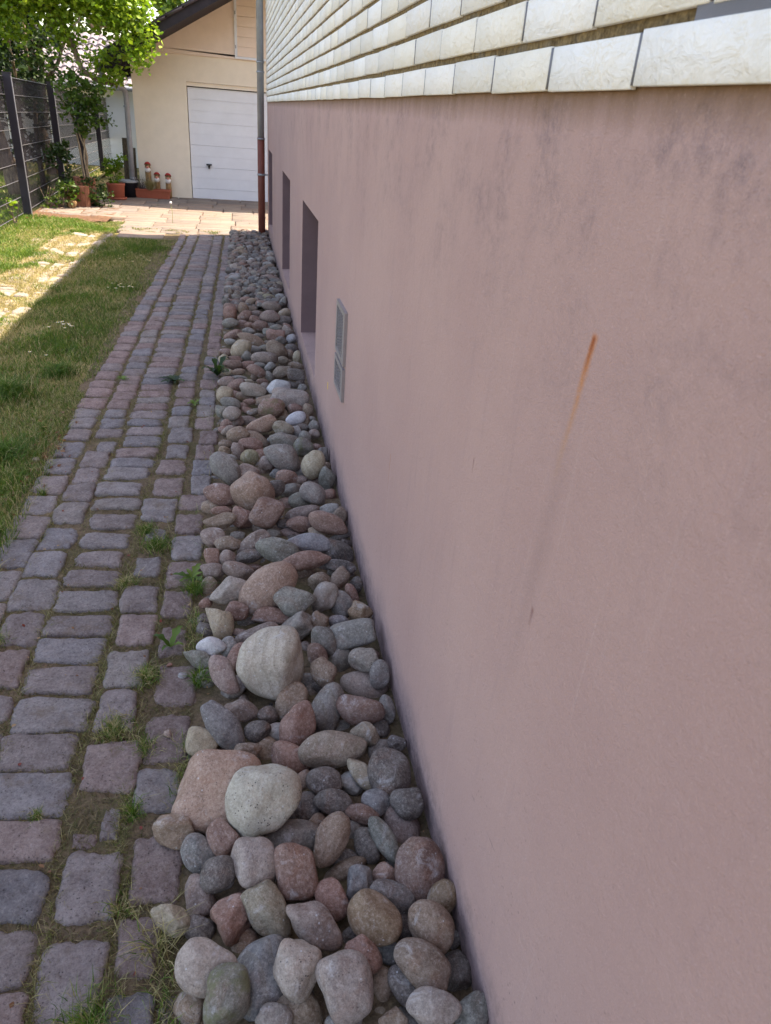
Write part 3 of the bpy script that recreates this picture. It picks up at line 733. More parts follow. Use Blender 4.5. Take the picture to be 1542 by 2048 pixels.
STONES = """-0.0893 1.3587 0.0425 0.0944 0.0946 0.0679 0.339 -0.934 0.097 0.058 T q large salmon tan flat slab boulder
0.0212 1.2776 0.0905 0.0841 0.0806 0.058 0.189 -0.516 0.788 0.278 L s big pale grey pitted boulder
0.0123 0.8836 0.0198 0.0701 0.0578 0.0462 0.219 -0.87 -0.427 -0.111 b b big blue grey striped boulder
0.0788 1.8003 0.1013 0.1026 0.0991 0.0713 0.181 -0.357 0.836 0.376 L b biggest boulder, cream with curved bands
0.1818 0.8153 0.0731 0.0589 0.0504 0.0363 0.228 -0.828 0.506 0.078 P - large light mauve boulder with a chipped top
-0.1056 0.8943 0.0595 0.0578 0.0448 0.0322 0.242 -0.948 0.192 0.08 P - large round pinkish grey stone at the path edge
-0.0617 0.8282 0.0697 0.0523 0.0444 0.0319 0.216 -0.841 -0.485 -0.104 n m mossy green flecked boulder
0.3941 1.0608 0.0512 0.0658 0.0537 0.0386 0.269 -0.641 0.705 0.139 r - large smooth red brown stone against the wall
0.0842 0.8603 0.0702 0.0522 0.0453 0.0326 0.194 -0.696 0.674 0.154 P s upright stone peppered with dark pits
0.3462 0.8334 0.0671 0.0576 0.0397 0.0286 0.256 -0.906 0.338 -0.009 t - smooth tan egg shaped stone
0.2608 0.9456 0.0697 0.0572 0.0444 0.032 0.273 -0.903 0.33 0.022 o - glossy olive brown lump with a white chip
-0.0005 1.1152 0.0718 0.0588 0.048 0.0346 0.247 -0.778 0.55 0.175 P - pale pinkish grey rounded stone with a seam
0.0742 2.2273 0.0838 0.1065 0.0691 0.0497 0.429 -0.836 -0.298 -0.169 T - large smooth brown and grey boulder
0.1288 0.9539 0.0649 0.064 0.0359 0.0258 0.262 -0.896 0.353 0.064 p - long mauve and brown stone with pale spots
0.2272 1.4599 0.0557 0.0862 0.0465 0.0335 0.36 -0.931 -0.005 -0.058 l b pale oval stone with fine green stripes
0.3512 0.7464 0.0644 0.0494 0.035 0.0252 0.223 -0.968 0.085 -0.082 P - rounded grey mauve stone by the wall
0.0273 1.0044 0.051 0.0578 0.0381 0.0274 0.237 -0.808 0.52 0.143 l a creamy wedge shaped stone with a ridge
0.0964 1.0945 0.0543 0.0569 0.0441 0.0317 0.23 -0.685 0.665 0.187 r q upright flat broken brick red stone
0.385 0.9145 0.068 0.0512 0.0414 0.0298 0.276 -0.865 0.419 0.015 t - broad grey tan stone beside the wall
0.3716 1.3556 0.0587 0.0589 0.0519 0.0373 0.31 -0.671 0.651 0.171 d s large speckled brown round stone by the wall
-0.0534 1.0134 0.0376 0.0416 0.0414 0.0331 0.262 -0.892 -0.358 -0.09 r a angular wedge of brick red stone
0.1886 1.1733 0.0503 0.06 0.0368 0.0265 0.258 -0.856 -0.412 -0.179 t - rough tan finger shaped stone
-0.0796 1.5825 0.0517 0.0772 0.0394 0.0283 0.335 -0.834 0.398 0.181 b - long slate blue leaning stone
0.1361 1.5616 0.0552 0.0669 0.0456 0.0329 0.3 -0.78 -0.499 -0.231 r - upright reddish brown oval stone
0.2317 1.6402 0.0332 0.0723 0.0442 0.0353 0.319 -0.823 -0.414 -0.221 g b grey striped leaning oval stone
0.0336 2.9934 0.0885 0.0879 0.0772 0.0556 0.5 -0.822 0.235 0.137 T - large dusty pink triangular boulder
0.3292 1.6073 0.0524 0.0659 0.0407 0.0293 0.385 -0.919 0.062 -0.052 r - flat brick red oval stone near the wall
0.434 0.7371 0.045 0.036 0.0274 0.0198 0.167 -0.933 -0.267 -0.177 n - grey green stone at the foot of the wall
0.3558 1.9491 0.07 0.0694 0.0449 0.0323 0.425 -0.901 -0.022 -0.088 g q broad light grey flat topped stone
0.2417 1.0506 0.032 0.0426 0.0312 0.025 0.212 -0.828 -0.479 -0.198 b a pointed blue grey stone
-0.1893 1.0319 0.0292 0.0423 0.0262 0.0209 0.255 -0.925 0.255 0.123 l a creamy angular stone lying out on the setts
0.1659 2.1491 0.0722 0.0684 0.0488 0.0351 0.452 -0.885 0.113 0.022 n s bluish green speckled oval boulder
0.1289 2.5112 0.0697 0.0856 0.0444 0.0319 0.479 -0.86 0.163 0.066 n s grey green pitted long stone
0.0903 2.8202 0.0793 0.072 0.0611 0.044 0.488 -0.836 -0.209 -0.138 r s big brick red round boulder
0.3254 1.1617 0.0427 0.056 0.0232 0.0167 0.3 -0.784 0.534 0.101 n - slim greenish grey stone
0.4317 0.9881 0.0461 0.0363 0.0293 0.0211 0.202 -0.883 -0.367 -0.21 o - ochre orange stone against the wall
-0.0818 1.7951 0.0634 0.0623 0.0331 0.0239 0.345 -0.786 0.461 0.224 p - long mauve brown stone
0.193 3.4035 0.0786 0.0908 0.0601 0.0432 0.53 -0.818 0.202 0.099 g - broad light grey stone with a dimple
-0.0669 2.2519 0.0676 0.0686 0.0407 0.0293 0.45 -0.859 -0.222 -0.102 P a pink wedge shaped broken stone
0.1614 2.0418 0.0361 0.0636 0.0387 0.031 0.411 -0.868 -0.236 -0.147 g a grey ridged stone with a pale spot
-0.098 2.0688 0.0668 0.0573 0.0393 0.0283 0.371 -0.773 0.454 0.242 l a creamy knobbly stone at the path edge
0.233 2.4422 0.0637 0.0875 0.0337 0.0243 0.474 -0.878 -0.026 -0.06 r - long tan red stone with a knobbly end
-0.0954 3.2894 0.075 0.0777 0.0536 0.0386 0.485 -0.779 0.329 0.222 g - grey slanted stone at the edge of the setts
0.352 2.7218 0.0681 0.0798 0.0415 0.0299 0.498 -0.845 0.19 0.046 r - red stone with a mossy underside by the wall
0.2561 2.5731 0.0653 0.0805 0.0366 0.0263 0.489 -0.869 0.073 -0.008 B - long lilac grey stone with white flecks
0.2369 1.7687 0.0649 0.0464 0.0359 0.0258 0.364 -0.747 0.523 0.188 t s rusty brown speckled egg stone
0.3749 1.8226 0.0654 0.0473 0.0368 0.0265 0.419 -0.891 0.176 -0.003 P sa rough pale grey pitted stone by the wall
-0.1118 3.0125 0.0703 0.0705 0.0454 0.0327 0.513 -0.852 0.076 0.065 r - rosy red rounded stone at the path edge
0.284 4.2839 0.0741 0.1042 0.0521 0.0375 0.572 -0.818 0.051 -0.002 P q large pale pink boulder beside the wall
0.3422 3.3113 0.0748 0.0666 0.0534 0.0384 0.37 -0.518 0.668 0.387 l b pale banded upright oval stone
0.2722 1.3763 0.0059 0.0337 0.0291 0.0233 0.343 -0.892 0.29 0.041 w a whitish crumbly lump of stone
0.3139 3.0027 0.0698 0.0599 0.0446 0.0321 0.497 -0.792 0.324 0.145 g - dark grey disc stone tilted up
-0.1254 1.9558 0.0464 0.0433 0.0299 0.0215 0.423 -0.9 0.079 0.065 W - white and lilac stone at the path edge
-0.1677 1.921 0.0288 0.0458 0.0254 0.0204 0.395 -0.873 0.245 0.149 n a pale crystalline stone lying on the path side
0.165 4.101 0.0747 0.071 0.0532 0.0383 0.559 -0.818 -0.098 -0.09 r ms rust red and white mottled boulder
0.0991 3.8564 0.0668 0.0772 0.0392 0.0282 0.548 -0.821 -0.123 -0.097 T - long smooth tan grey boulder
0.4065 2.1201 0.0325 0.0378 0.0321 0.0257 0.443 -0.848 0.283 0.059 o a crumbly ochre brown lump by the wall
-0.0052 5.3043 0.076 0.073 0.0555 0.04 0.562 -0.753 -0.273 -0.204 l b cream stone with upright stripes
0.0619 4.4357 0.0675 0.0742 0.0405 0.0291 0.572 -0.81 0.108 0.068 P a pinkish rough flat stone
0.2252 4.4742 0.0708 0.0668 0.0464 0.0334 0.578 -0.815 0.046 0.003 W a bright white pointed stone
0.2538 5.2989 0.0738 0.0758 0.0516 0.0371 0.583 -0.772 0.214 0.132 t a jagged brown split rock
0.1579 5.1164 0.0667 0.0846 0.039 0.0281 0.593 -0.804 0.037 0.009 p - dark mauve wrinkled oval stone
0.3882 2.2438 0.0279 0.0392 0.0238 0.019 0.403 -0.699 0.549 0.218 r a jagged reddish shard standing by the wall
0.2178 3.8084 0.0651 0.0536 0.0362 0.026 0.55 -0.816 0.161 0.076 l b sandy striped blunt stone
0.0272 3.4534 0.0516 0.0392 0.0412 0.0282 0.464 -0.723 0.433 0.273 y - small yellow green stone
-0.1399 2.5419 0.0299 0.0341 0.0274 0.0219 0.337 -0.647 0.592 0.344 r q square cut brick fragment
0.302 3.959 0.0646 0.0528 0.0353 0.0254 0.534 -0.805 -0.193 -0.172 W - white and lilac rounded stone near the wall
-0.1106 4.3508 0.0698 0.046 0.0446 0.0321 0.574 -0.819 -0.01 0.008 l - round sandy ball shaped stone at the path edge
0.357 4.7505 0.0656 0.0551 0.0371 0.0267 0.585 -0.809 0.051 -0.007 d q dark angular block by the wall
0.0933 4.8361 0.0626 0.06 0.0318 0.0229 0.569 -0.781 0.213 0.143 r - long red leaning pebble
0.3842 6.5617 0.0356 0.0509 0.0379 0.0303 0.616 -0.787 0.007 -0.031 l - smooth round cream pebble against the wall
0.0961 1.2252 0.0009 0.07 0.0392 0.0313 0.313 -0.949 -0.022 -0.032 g - medium grey elongated stone beyond the upright flat broken brick red stone
0.3855 1.2366 -0.0179 0.0608 0.0434 0.0347 0.311 -0.787 0.525 0.091 p - medium dusty mauve oval stone on the wall side of the slim greenish grey stone
0.0893 0.8128 0.0118 0.0439 0.0291 0.0233 0.222 -0.91 0.346 0.058 t - small tan brown oval stone in front of the upright stone
-0.1923 1.2581 0.0353 0.052 0.0373 0.0299 0.316 -0.939 0.108 0.086 t a medium tan brown angular on the path side of the large salmon tan flat slab boulder
0.3699 1.7774 -0.0113 0.0701 0.0494 0.0396 0.403 -0.89 0.215 0.013 P - medium pinkish grey oval stone beyond the flat brick red oval stone
-0.1335 1.1912 0.0226 0.0477 0.035 0.028 0.237 -0.787 0.532 0.203 b - small slate blue oval stone on the path side of the pale pinkish grey rounded stone
0.3185 1.0154 0.0316 0.0486 0.0304 0.0244 0.287 -0.922 0.261 -0.008 b - small slate blue oval stone beyond the glossy olive brown lump
-0.0857 1.1126 0.0501 0.0401 0.0365 0.0263 0.274 -0.84 -0.453 -0.122 d - small dark brown rounded stone on the path side of the pale pinkish grey rounded stone
0.1506 1.3227 -0.0189 0.0478 0.0416 0.0333 0.324 -0.901 0.28 0.062 d - medium dark brown rounded stone beyond the rough tan finger shaped stone
-0.1301 1.0928 0.0089 0.0444 0.0299 0.024 0.212 -0.77 0.567 0.199 p - small dusty mauve oval stone on the wall side of the creamy angular stone
0.229 0.8837 0.046 0.0382 0.0291 0.021 0.252 -0.88 0.4 0.044 r - small brick red oval stone beyond the large light mauve boulder
0.4318 0.8461 -0.003 0.0359 0.0319 0.0255 0.244 -0.674 0.692 0.083 d - small dark brown rounded stone on the wall side of the smooth tan egg shaped stone
-0.1385 0.8539 -0.0044 0.0316 0.0293 0.0234 0.161 -0.762 0.602 0.176 t - small tan brown rounded stone on the path side of the mossy green flecked boulder
-0.0771 1.2087 0.0479 0.0437 0.0326 0.0235 0.265 -0.823 0.471 0.175 r - small brick red oval stone on the path side of the pale pinkish grey rounded stone
0.1755 1.0277 0.0311 0.0414 0.0295 0.0236 0.257 -0.793 0.54 0.117 r - small brick red oval stone on the path side of the pointed blue grey stone
0.1091 1.4716 0.0221 0.0537 0.0356 0.0285 0.358 -0.919 0.163 0.037 r - medium brick red oval stone in front of the upright reddish brown oval stone
0.1227 1.6817 0.0365 0.0576 0.0394 0.0315 0.324 -0.794 -0.464 -0.222 t - medium tan brown oval stone beyond the upright reddish brown oval stone
0.0316 0.7942 0.0279 0.0334 0.0237 0.019 0.226 -0.972 0.065 0.006 g - small grey oval stone in front of the big blue grey striped boulder
0.3059 0.8201 0.0267 0.037 0.0233 0.0168 0.239 -0.816 0.524 0.052 d - small dark brown oval stone in front of the smooth tan egg shaped stone
0.4018 1.2559 0.0494 0.0406 0.0354 0.0255 0.329 -0.938 0.077 -0.076 d - small dark brown rounded stone in front of the large speckled brown round stone
0.2124 1.2993 0.0314 0.0472 0.0301 0.0241 0.334 -0.918 0.212 0.022 d - second small dark brown oval stone in front of the whitish crumbly lump of stone
0.1931 1.3695 0.0335 0.0441 0.034 0.0272 0.347 -0.928 0.134 0.001 d - small dark brown oval stone on the path side of the whitish crumbly lump of stone
0.2859 1.171 0.0154 0.0412 0.0297 0.0237 0.299 -0.821 0.479 0.089 d - small dark brown oval stone on the path side of the slim greenish grey stone
-0.1277 1.0188 -0.0051 0.032 0.028 0.0224 0.27 -0.961 0.047 0.047 d - small dark brown rounded stone on the wall side of the creamy angular stone
-0.0318 0.9804 -0.0137 0.0321 0.0277 0.0222 0.262 -0.963 0.055 0.024 t - small tan brown rounded stone in front of the angular wedge of brick red stone
0.2155 1.1231 -0.0092 0.0558 0.0203 0.0162 0.278 -0.941 -0.163 -0.105 t - small tan brown elongated stone beyond the pointed blue grey stone
-0.1403 1.5655 0.014 0.0427 0.0362 0.029 0.366 -0.922 0.104 0.075 l q small creamy rounded stone on the path side of the long slate blue leaning stone
0.3363 0.9688 -0.0056 0.031 0.0291 0.0233 0.265 -0.959 0.079 -0.068 d - small dark brown rounded stone on the wall side of the glossy olive brown lump
0.2697 0.8457 -0.0073 0.0303 0.0238 0.0191 0.219 -0.702 0.669 0.106 t - small tan brown oval stone on the wall side of the large light mauve boulder
0.251 1.9375 0.057 0.051 0.0408 0.0293 0.388 -0.762 0.486 0.182 g - medium grey oval stone on the path side of the broad light grey flat topped stone
0.2061 2.4756 -0.0137 0.0599 0.0489 0.0392 0.449 -0.817 0.332 0.141 t a medium tan brown angular stone in front of the long tan red stone
0.3735 2.5653 0.0222 0.0711 0.0431 0.0345 0.473 -0.82 0.305 0.102 d - medium dark brown elongated stone in front of the red stone
0.0258 2.0246 0.0302 0.0722 0.0279 0.0223 0.428 -0.892 -0.131 -0.068 p - medium dusty mauve elongated stone beyond the cream banded biggest boulder
0.1711 0.7697 0.0239 0.0338 0.0165 0.0132 0.222 -0.972 0.074 -0.032 g - small grey elongated stone in front of the large light mauve boulder
-0.0289 1.6648 0.0316 0.0467 0.0305 0.0244 0.386 -0.915 0.11 0.053 p - small dusty mauve oval stone on the wall side of the long slate blue leaning stone
0.3243 1.2856 0.0316 0.0354 0.0304 0.0244 0.336 -0.915 0.221 -0.003 b - small slate blue rounded stone on the wall side of the whitish crumbly lump of stone
0.2724 0.7581 0.026 0.0272 0.0203 0.0163 0.22 -0.97 0.08 -0.059 t a small tan brown angular stone on the path side of the rounded grey mauve stone
0.2809 2.1953 0.0518 0.0543 0.0396 0.0285 0.337 -0.73 -0.509 -0.306 P - medium pinkish grey oval stone on the path side of the jagged reddish shard
0.0913 2.1355 0.0243 0.0687 0.0288 0.0231 0.443 -0.889 0.108 0.035 r - medium brick red elongated stone on the path side of the grey ridged stone
0.3015 1.8987 0 0.0467 0.0376 0.0301 0.339 -0.812 -0.408 -0.244 g - small grey oval stone on the wall side of the rusty brown speckled egg stone
0.0428 1.5419 -0.0145 0.0358 0.0336 0.0269 0.352 -0.891 0.268 0.096 t - small tan brown rounded stone on the path side of the upright reddish brown oval stone
0.3356 1.5305 0.0313 0.0411 0.03 0.024 0.375 -0.901 0.217 0.008 l - small creamy oval stone in front of the flat brick red oval stone
-0.0145 1.499 0.0299 0.0395 0.0275 0.022 0.362 -0.923 -0.122 -0.044 t a small tan brown angular stone in front of the long slate blue leaning stone
0.2983 1.3762 0.0423 0.0457 0.0225 0.0162 0.329 -0.785 0.51 0.125 l - small creamy elongated stone beyond the whitish crumbly lump of stone
0.3136 1.0751 0.0287 0.0296 0.0252 0.0202 0.291 -0.952 0.075 -0.061 r - small brick red rounded stone on the wall side of the pointed blue grey stone
-0.0447 1.795 0.0111 0.0453 0.0301 0.0241 0.401 -0.905 -0.133 -0.049 g - small grey oval stone on the wall side of the long mauve brown stone
0.2839 1.2557 0.0267 0.0407 0.0216 0.0173 0.329 -0.919 0.218 0.004 r - small brick red elongated stone in front of the whitish crumbly lump of stone
0.378 1.4907 -0.0048 0.0357 0.0315 0.0252 0.333 -0.916 -0.163 -0.151 g - small grey rounded stone beyond the large speckled brown round stone
0.2253 0.9595 -0.0084 0.028 0.0219 0.0175 0.262 -0.962 0.072 -0.041 d - small dark brown oval stone on the path side of the glossy olive brown lump
0.0253 2.6115 0.0484 0.0676 0.0335 0.0241 0.466 -0.836 -0.251 -0.145 p - medium dusty mauve elongated stone on the path side of the grey green pitted long stone
-0.0418 1.9075 0.0301 0.0494 0.0279 0.0223 0.361 -0.77 -0.48 -0.214 r - small brick red elongated stone beyond the long mauve brown stone
0.0599 3.7813 0.0002 0.0804 0.049 0.0392 0.546 -0.833 0.08 0.044 t - large tan brown elongated stone beyond the small yellow green stone
0.3463 2.1996 0.0178 0.0469 0.0385 0.0308 0.413 -0.748 0.485 0.184 g - medium grey oval stone in front of the jagged reddish shard
0.2229 1.159 -0.0093 0.0364 0.0202 0.0161 0.302 -0.95 0.066 -0.036 d - small dark brown elongated stone in front of the rough tan finger shaped stone
0.4178 1.7641 0.047 0.0417 0.031 0.0223 0.295 -0.784 -0.465 -0.286 g - small grey oval stone in front of the rough pale grey pitted stone
0.294 0.9099 -0.0087 0.025 0.0213 0.017 0.252 -0.963 0.078 -0.059 b - small slate blue rounded stone on the path side of the smooth tan egg shaped stone
0.0185 1.5751 0.0304 0.0351 0.0283 0.0226 0.376 -0.926 -0.041 -0.021 d - small dark brown oval stone on the wall side of the long slate blue leaning stone
0.2623 1.237 -0.0072 0.0319 0.0241 0.0193 0.32 -0.922 0.217 0.007 g - small grey oval stone on the wall side of the rough tan finger shaped stone
0.0064 3.311 0.0267 0.0612 0.0476 0.0381 0.529 -0.849 0.007 0.003 p - medium dusty mauve oval stone in front of the small yellow green stone
-0.1278 3.013 -0.0025 0.0662 0.0373 0.0299 0.508 -0.86 0.039 0.045 t - medium tan brown elongated stone in front of the rosy red rounded stone
-0.0355 2.4297 0.0321 0.0571 0.0314 0.0251 0.462 -0.865 0.169 0.097 p - small dusty mauve elongated stone beyond the pink wedge shaped broken stone
-0.1363 2.6606 0.0517 0.0494 0.0395 0.0284 0.479 -0.856 0.157 0.114 p - medium dusty mauve oval stone beyond the square cut brick fragment
0.2158 3.6703 0.039 0.0754 0.044 0.0352 0.547 -0.835 0.054 0.003 g - medium grey elongated stone beyond the broad light grey stone
0.0743 1.5943 -0.0048 0.033 0.0286 0.0229 0.374 -0.926 0.043 -0 w - small whitish rounded stone on the path side of the upright reddish brown oval stone
-0.1121 2.8021 0.0475 0.0638 0.0319 0.023 0.501 -0.862 -0.074 -0.023 t - second medium tan brown elongated stone in front of the rosy red rounded stone
0.3875 1.5833 -0.0057 0.0363 0.0269 0.0215 0.357 -0.771 0.512 0.129 d - small dark brown oval stone on the wall side of the flat brick red oval stone
0.2495 2.8579 0.0463 0.0723 0.0298 0.0214 0.497 -0.858 -0.084 -0.093 p - medium dusty mauve elongated stone in front of the dark grey disc stone tilted up
-0.0213 2.8535 0.0377 0.0486 0.0417 0.0333 0.431 -0.742 0.443 0.262 r a medium brick red angular stone on the path side of the big brick red round boulder
0.2648 1.6122 -0.0215 0.0411 0.0229 0.0183 0.377 -0.916 0.134 -0.006 g - small grey elongated stone beyond the pale oval stone
0.1328 1.4053 -0.0086 0.0351 0.0214 0.0171 0.308 -0.873 -0.345 -0.157 t - small tan brown elongated stone on the wall side of the big pale grey pitted boulder
-0.0436 2.1468 0.0474 0.0389 0.0316 0.0228 0.445 -0.889 0.097 0.058 r - small brick red oval stone on the wall side of the creamy knobbly stone
-0.1479 1.8529 -0.004 0.0325 0.0301 0.0241 0.407 -0.912 0.018 0.041 n - small grey green rounded stone on the path side of the long mauve brown stone
0.3697 2.4367 0.0295 0.0594 0.0267 0.0213 0.475 -0.872 0.123 -0.005 d - small dark brown elongated stone beyond the jagged reddish shard
0.2236 1.8843 0.046 0.0364 0.0292 0.021 0.353 -0.696 0.581 0.23 r - small brick red oval stone beyond the rusty brown speckled egg stone
-0.0732 2.611 0.0475 0.0503 0.0318 0.0229 0.488 -0.87 -0.069 -0.025 t - small tan brown oval stone on the wall side of the square cut brick fragment
0.3514 2.3187 0.0465 0.0483 0.03 0.0216 0.379 -0.788 -0.402 -0.272 t - small tan brown elongated stone beyond the jagged reddish shard
0.4173 1.6268 0.0271 0.0399 0.0224 0.0179 0.339 -0.661 0.641 0.194 g - small grey elongated stone on the wall side of the flat brick red oval stone
0.2752 2.3259 0.0351 0.0386 0.0368 0.0295 0.457 -0.844 0.268 0.088 t a small tan brown angular stone in front of the long tan red stone
0.2283 3.1418 0.0029 0.0496 0.0428 0.0343 0.518 -0.855 0.025 -0.023 g - medium grey rounded stone on the path side of the dark grey disc stone tilted up
0.0117 2.5209 0.0438 0.0569 0.0253 0.0182 0.478 -0.871 -0.1 -0.057 d - small dark brown elongated stone on the path side of the grey green pitted long stone
0.2296 2.7835 0.0327 0.0516 0.0325 0.026 0.499 -0.866 0.03 -0.024 r - small brick red oval stone beyond the long lilac grey stone
-0.018 1.0856 -0.0114 0.0261 0.0162 0.013 0.285 -0.957 0.052 0.02 r - small brick red elongated stone beyond the angular wedge of brick red stone
0.1871 1.8167 -0.0111 0.0337 0.0259 0.0207 0.404 -0.913 0.046 -0.021 g - small grey oval stone on the path side of the rusty brown speckled egg stone
0.4052 3.2295 0.0359 0.0531 0.0383 0.0307 0.37 -0.517 0.674 0.375 n - medium grey green oval stone on the path side of the vent grilles
-0.0503 1.82 -0.0202 0.0385 0.0211 0.0169 0.402 -0.914 -0.052 -0.012 d - small dark brown elongated stone in front of the long mauve brown stone
-0.1353 2.4391 0.0306 0.042 0.0287 0.0229 0.472 -0.881 0.007 0.03 p - small dusty mauve oval stone in front of the square cut brick fragment
0.3789 2.4481 -0.0144 0.0496 0.0269 0.0215 0.47 -0.874 0.124 -0.006 g - small grey elongated stone beyond the jagged reddish shard
0.05 1.6413 0.0281 0.0282 0.0242 0.0194 0.386 -0.922 0.039 0.004 d - small dark brown rounded stone on the path side of the upright reddish brown oval stone
0.1635 1.2717 -0.0097 0.0255 0.0194 0.0156 0.307 -0.93 -0.175 -0.1 t - small tan brown oval stone beyond the rough tan finger shaped stone
0.3189 3.61 0.0389 0.0513 0.0437 0.0349 0.543 -0.828 0.135 0.04 g m medium grey rounded stone beyond the pale banded upright oval stone
0.2508 3.0193 0.0235 0.0447 0.038 0.0274 0.5 -0.849 -0.122 -0.115 n - small grey green rounded on the path side of the dark grey disc stone tilted up
-0.1479 2.3794 -0.0039 0.0369 0.0302 0.0242 0.336 -0.679 0.569 0.319 t - small tan brown oval stone on the path side of the pink wedge shaped broken stone
0.3823 2.8951 0.0334 0.0471 0.0337 0.027 0.507 -0.858 0.077 -0.021 w - small whitish oval stone beyond the red stone
0.252 2.0688 0.045 0.0339 0.0273 0.0196 0.38 -0.712 0.546 0.224 t - small tan brown oval stone on the wall side of the grey ridged stone
-0.0335 3.763 0.0508 0.0557 0.0379 0.0273 0.548 -0.827 -0.11 -0.068 t - medium tan brown oval stone on the path side of the long smooth tan grey boulder
0.0771 5.6757 0.0373 0.1018 0.0408 0.0326 0.591 -0.78 0.17 0.12 T - large salmon tan elongated stone on the wall side of the cream stone
0.0891 3.4331 -0.0302 0.0451 0.0419 0.0335 0.512 -0.815 0.234 0.133 t - medium tan brown rounded stone in front of the small yellow green stone
-0.1549 2.1101 -0.0054 0.0313 0.0274 0.022 0.362 -0.777 0.451 0.247 d - small dark brown rounded stone beyond the white and lilac stone
-0.0684 1.9714 0.0323 0.0305 0.0255 0.0183 0.291 -0.637 0.641 0.314 w - small whitish rounded stone on the wall side of the white and lilac stone
0.1348 1.054 -0.0114 0.0211 0.0162 0.013 0.28 -0.958 0.063 -0.017 r - small brick red oval stone beyond the long mauve and brown stone
-0.0741 2.5197 0.0307 0.037 0.0289 0.0231 0.405 -0.755 0.447 0.256 p - small dusty mauve oval stone on the wall side of the square cut brick fragment
0.2008 3.2186 0.0488 0.0465 0.0343 0.0247 0.526 -0.844 0.096 0.027 r - small brick red oval stone in front of the broad light grey stone
0.4508 0.9196 -0.0119 0.0198 0.0153 0.0122 0.247 -0.597 0.755 0.117 d - small dark brown oval stone on the wall side of the broad grey tan stone
0.0344 3.6686 0.0323 0.0585 0.0318 0.0254 0.544 -0.834 0.079 0.046 r - medium brick red elongated stone beyond the small yellow green stone
0.1941 3.044 -0.0122 0.0349 0.0415 0.0279 0.402 -0.642 0.572 0.315 r - small brick red rounded stone on the wall side of the big brick red round boulder
0.1451 3.1004 0.05 0.0363 0.0367 0.0261 0.52 -0.854 0.019 -0.013 d - small dark brown rounded stone on the wall side of the large dusty pink triangular boulder
0.422 1.4876 0.0252 0.026 0.0188 0.015 0.371 -0.901 0.226 -0.012 d - small dark brown oval stone beyond the large speckled brown round stone
0.191 2.779 -0.0124 0.0485 0.0228 0.0182 0.493 -0.863 0.104 0.025 p - small dusty mauve elongated stone beyond the grey green pitted long stone
-0.0668 4.0361 0.0663 0.0472 0.0384 0.0277 0.556 -0.813 -0.149 -0.092 P - medium pinkish grey oval stone in front of the round sandy ball shaped stone
0.2707 4.897 0.0366 0.065 0.0396 0.0317 0.573 -0.8 -0.128 -0.125 t a medium tan brown angular stone on the path side of the dark angular block
0.2681 5.7887 0.0424 0.0672 0.05 0.04 0.605 -0.796 0.005 -0.024 r a medium brick red angular stone beyond the jagged brown split rock
0.0961 3.9038 0.0285 0.0704 0.025 0.02 0.554 -0.831 -0.029 -0.033 p - small dusty mauve elongated stone in front of the long smooth tan grey boulder
0.3231 2.0825 0.0264 0.0332 0.021 0.0168 0.439 -0.896 0.05 -0.043 b - small slate blue oval on the path side of the broad light grey flat topped stone
0.4177 2.8289 0.0463 0.0365 0.0298 0.0214 0.417 -0.632 0.587 0.286 t - small tan brown oval stone on the wall side of the red stone
0.0643 2.8319 0.0023 0.0355 0.0294 0.0235 0.491 -0.856 -0.136 -0.089 t - small tan brown oval stone in front of the big brick red round boulder
0.0263 4.0728 0.0041 0.0647 0.0276 0.0221 0.559 -0.828 0.038 0.022 p - small dusty mauve elongated stone on the path side of the long smooth tan grey boulder
0.274 1.354 -0.0309 0.0216 0.0172 0.0138 0.334 -0.939 0.065 -0.044 d - small dark brown oval stone in front of the whitish crumbly lump of stone
-0.0885 6.4473 0.0457 0.0624 0.0559 0.0447 0.556 -0.716 0.329 0.265 r - medium brick red rounded stone beyond the cream stone
-0.1088 2.9299 0.0276 0.042 0.0232 0.0185 0.504 -0.858 0.079 0.065 r - small brick red elongated stone in front of the rosy red rounded stone
0.1103 3.4217 0.0338 0.0354 0.0358 0.0255 0.535 -0.845 0.013 -0.009 p - small dusty mauve rounded stone on the wall side of the small yellow green stone
0.2644 3.3954 -0.0018 0.0378 0.0341 0.0273 0.526 -0.846 -0.05 -0.072 w - small whitish rounded stone on the path side of the pale banded upright oval stone
0.0066 2.8711 -0.0185 0.0325 0.0297 0.0238 0.499 -0.867 0.013 0.006 r - small brick red rounded stone on the path side of the big brick red round boulder
0.2427 6.3086 0.0694 0.0768 0.0438 0.0315 0.615 -0.788 0.035 0.003 p - second medium dusty mauve elongated stone on the path side of the smooth round cream pebble
0.1164 2.7667 -0.0063 0.0351 0.0258 0.0207 0.493 -0.87 0.022 -0.008 g - small grey oval stone beyond the grey green pitted long stone
0.3129 2.7346 0.021 0.0402 0.0226 0.0181 0.494 -0.868 0.037 -0.035 l - small creamy elongated stone on the path side of the red stone
-0.0747 4.221 0.0615 0.0551 0.0299 0.0215 0.566 -0.82 0.066 0.056 g - small grey elongated stone in front of the round sandy ball shaped stone
0.3474 3.9825 0.0294 0.0461 0.0343 0.0275 0.446 -0.617 0.554 0.336 t - small tan brown oval stone on the wall side of the white and lilac rounded stone
-0.0322 3.5869 0.0307 0.0443 0.0288 0.023 0.438 -0.682 0.49 0.32 p - small dusty mauve oval stone on the path side of the small yellow green stone
0.3753 5.5013 0.0065 0.0527 0.0495 0.0396 0.571 -0.749 0.287 0.176 d - medium dark brown rounded stone on the wall side of the jagged brown split rock
-0.1624 2.173 -0.0077 0.0233 0.0237 0.0186 0.443 -0.896 0.01 0.038 d - small dark brown rounded stone on the path side of the creamy knobbly stone
0.42 2.3059 0.0274 0.0286 0.0229 0.0183 0.41 -0.695 0.549 0.218 d - small dark brown oval stone beyond the jagged reddish shard
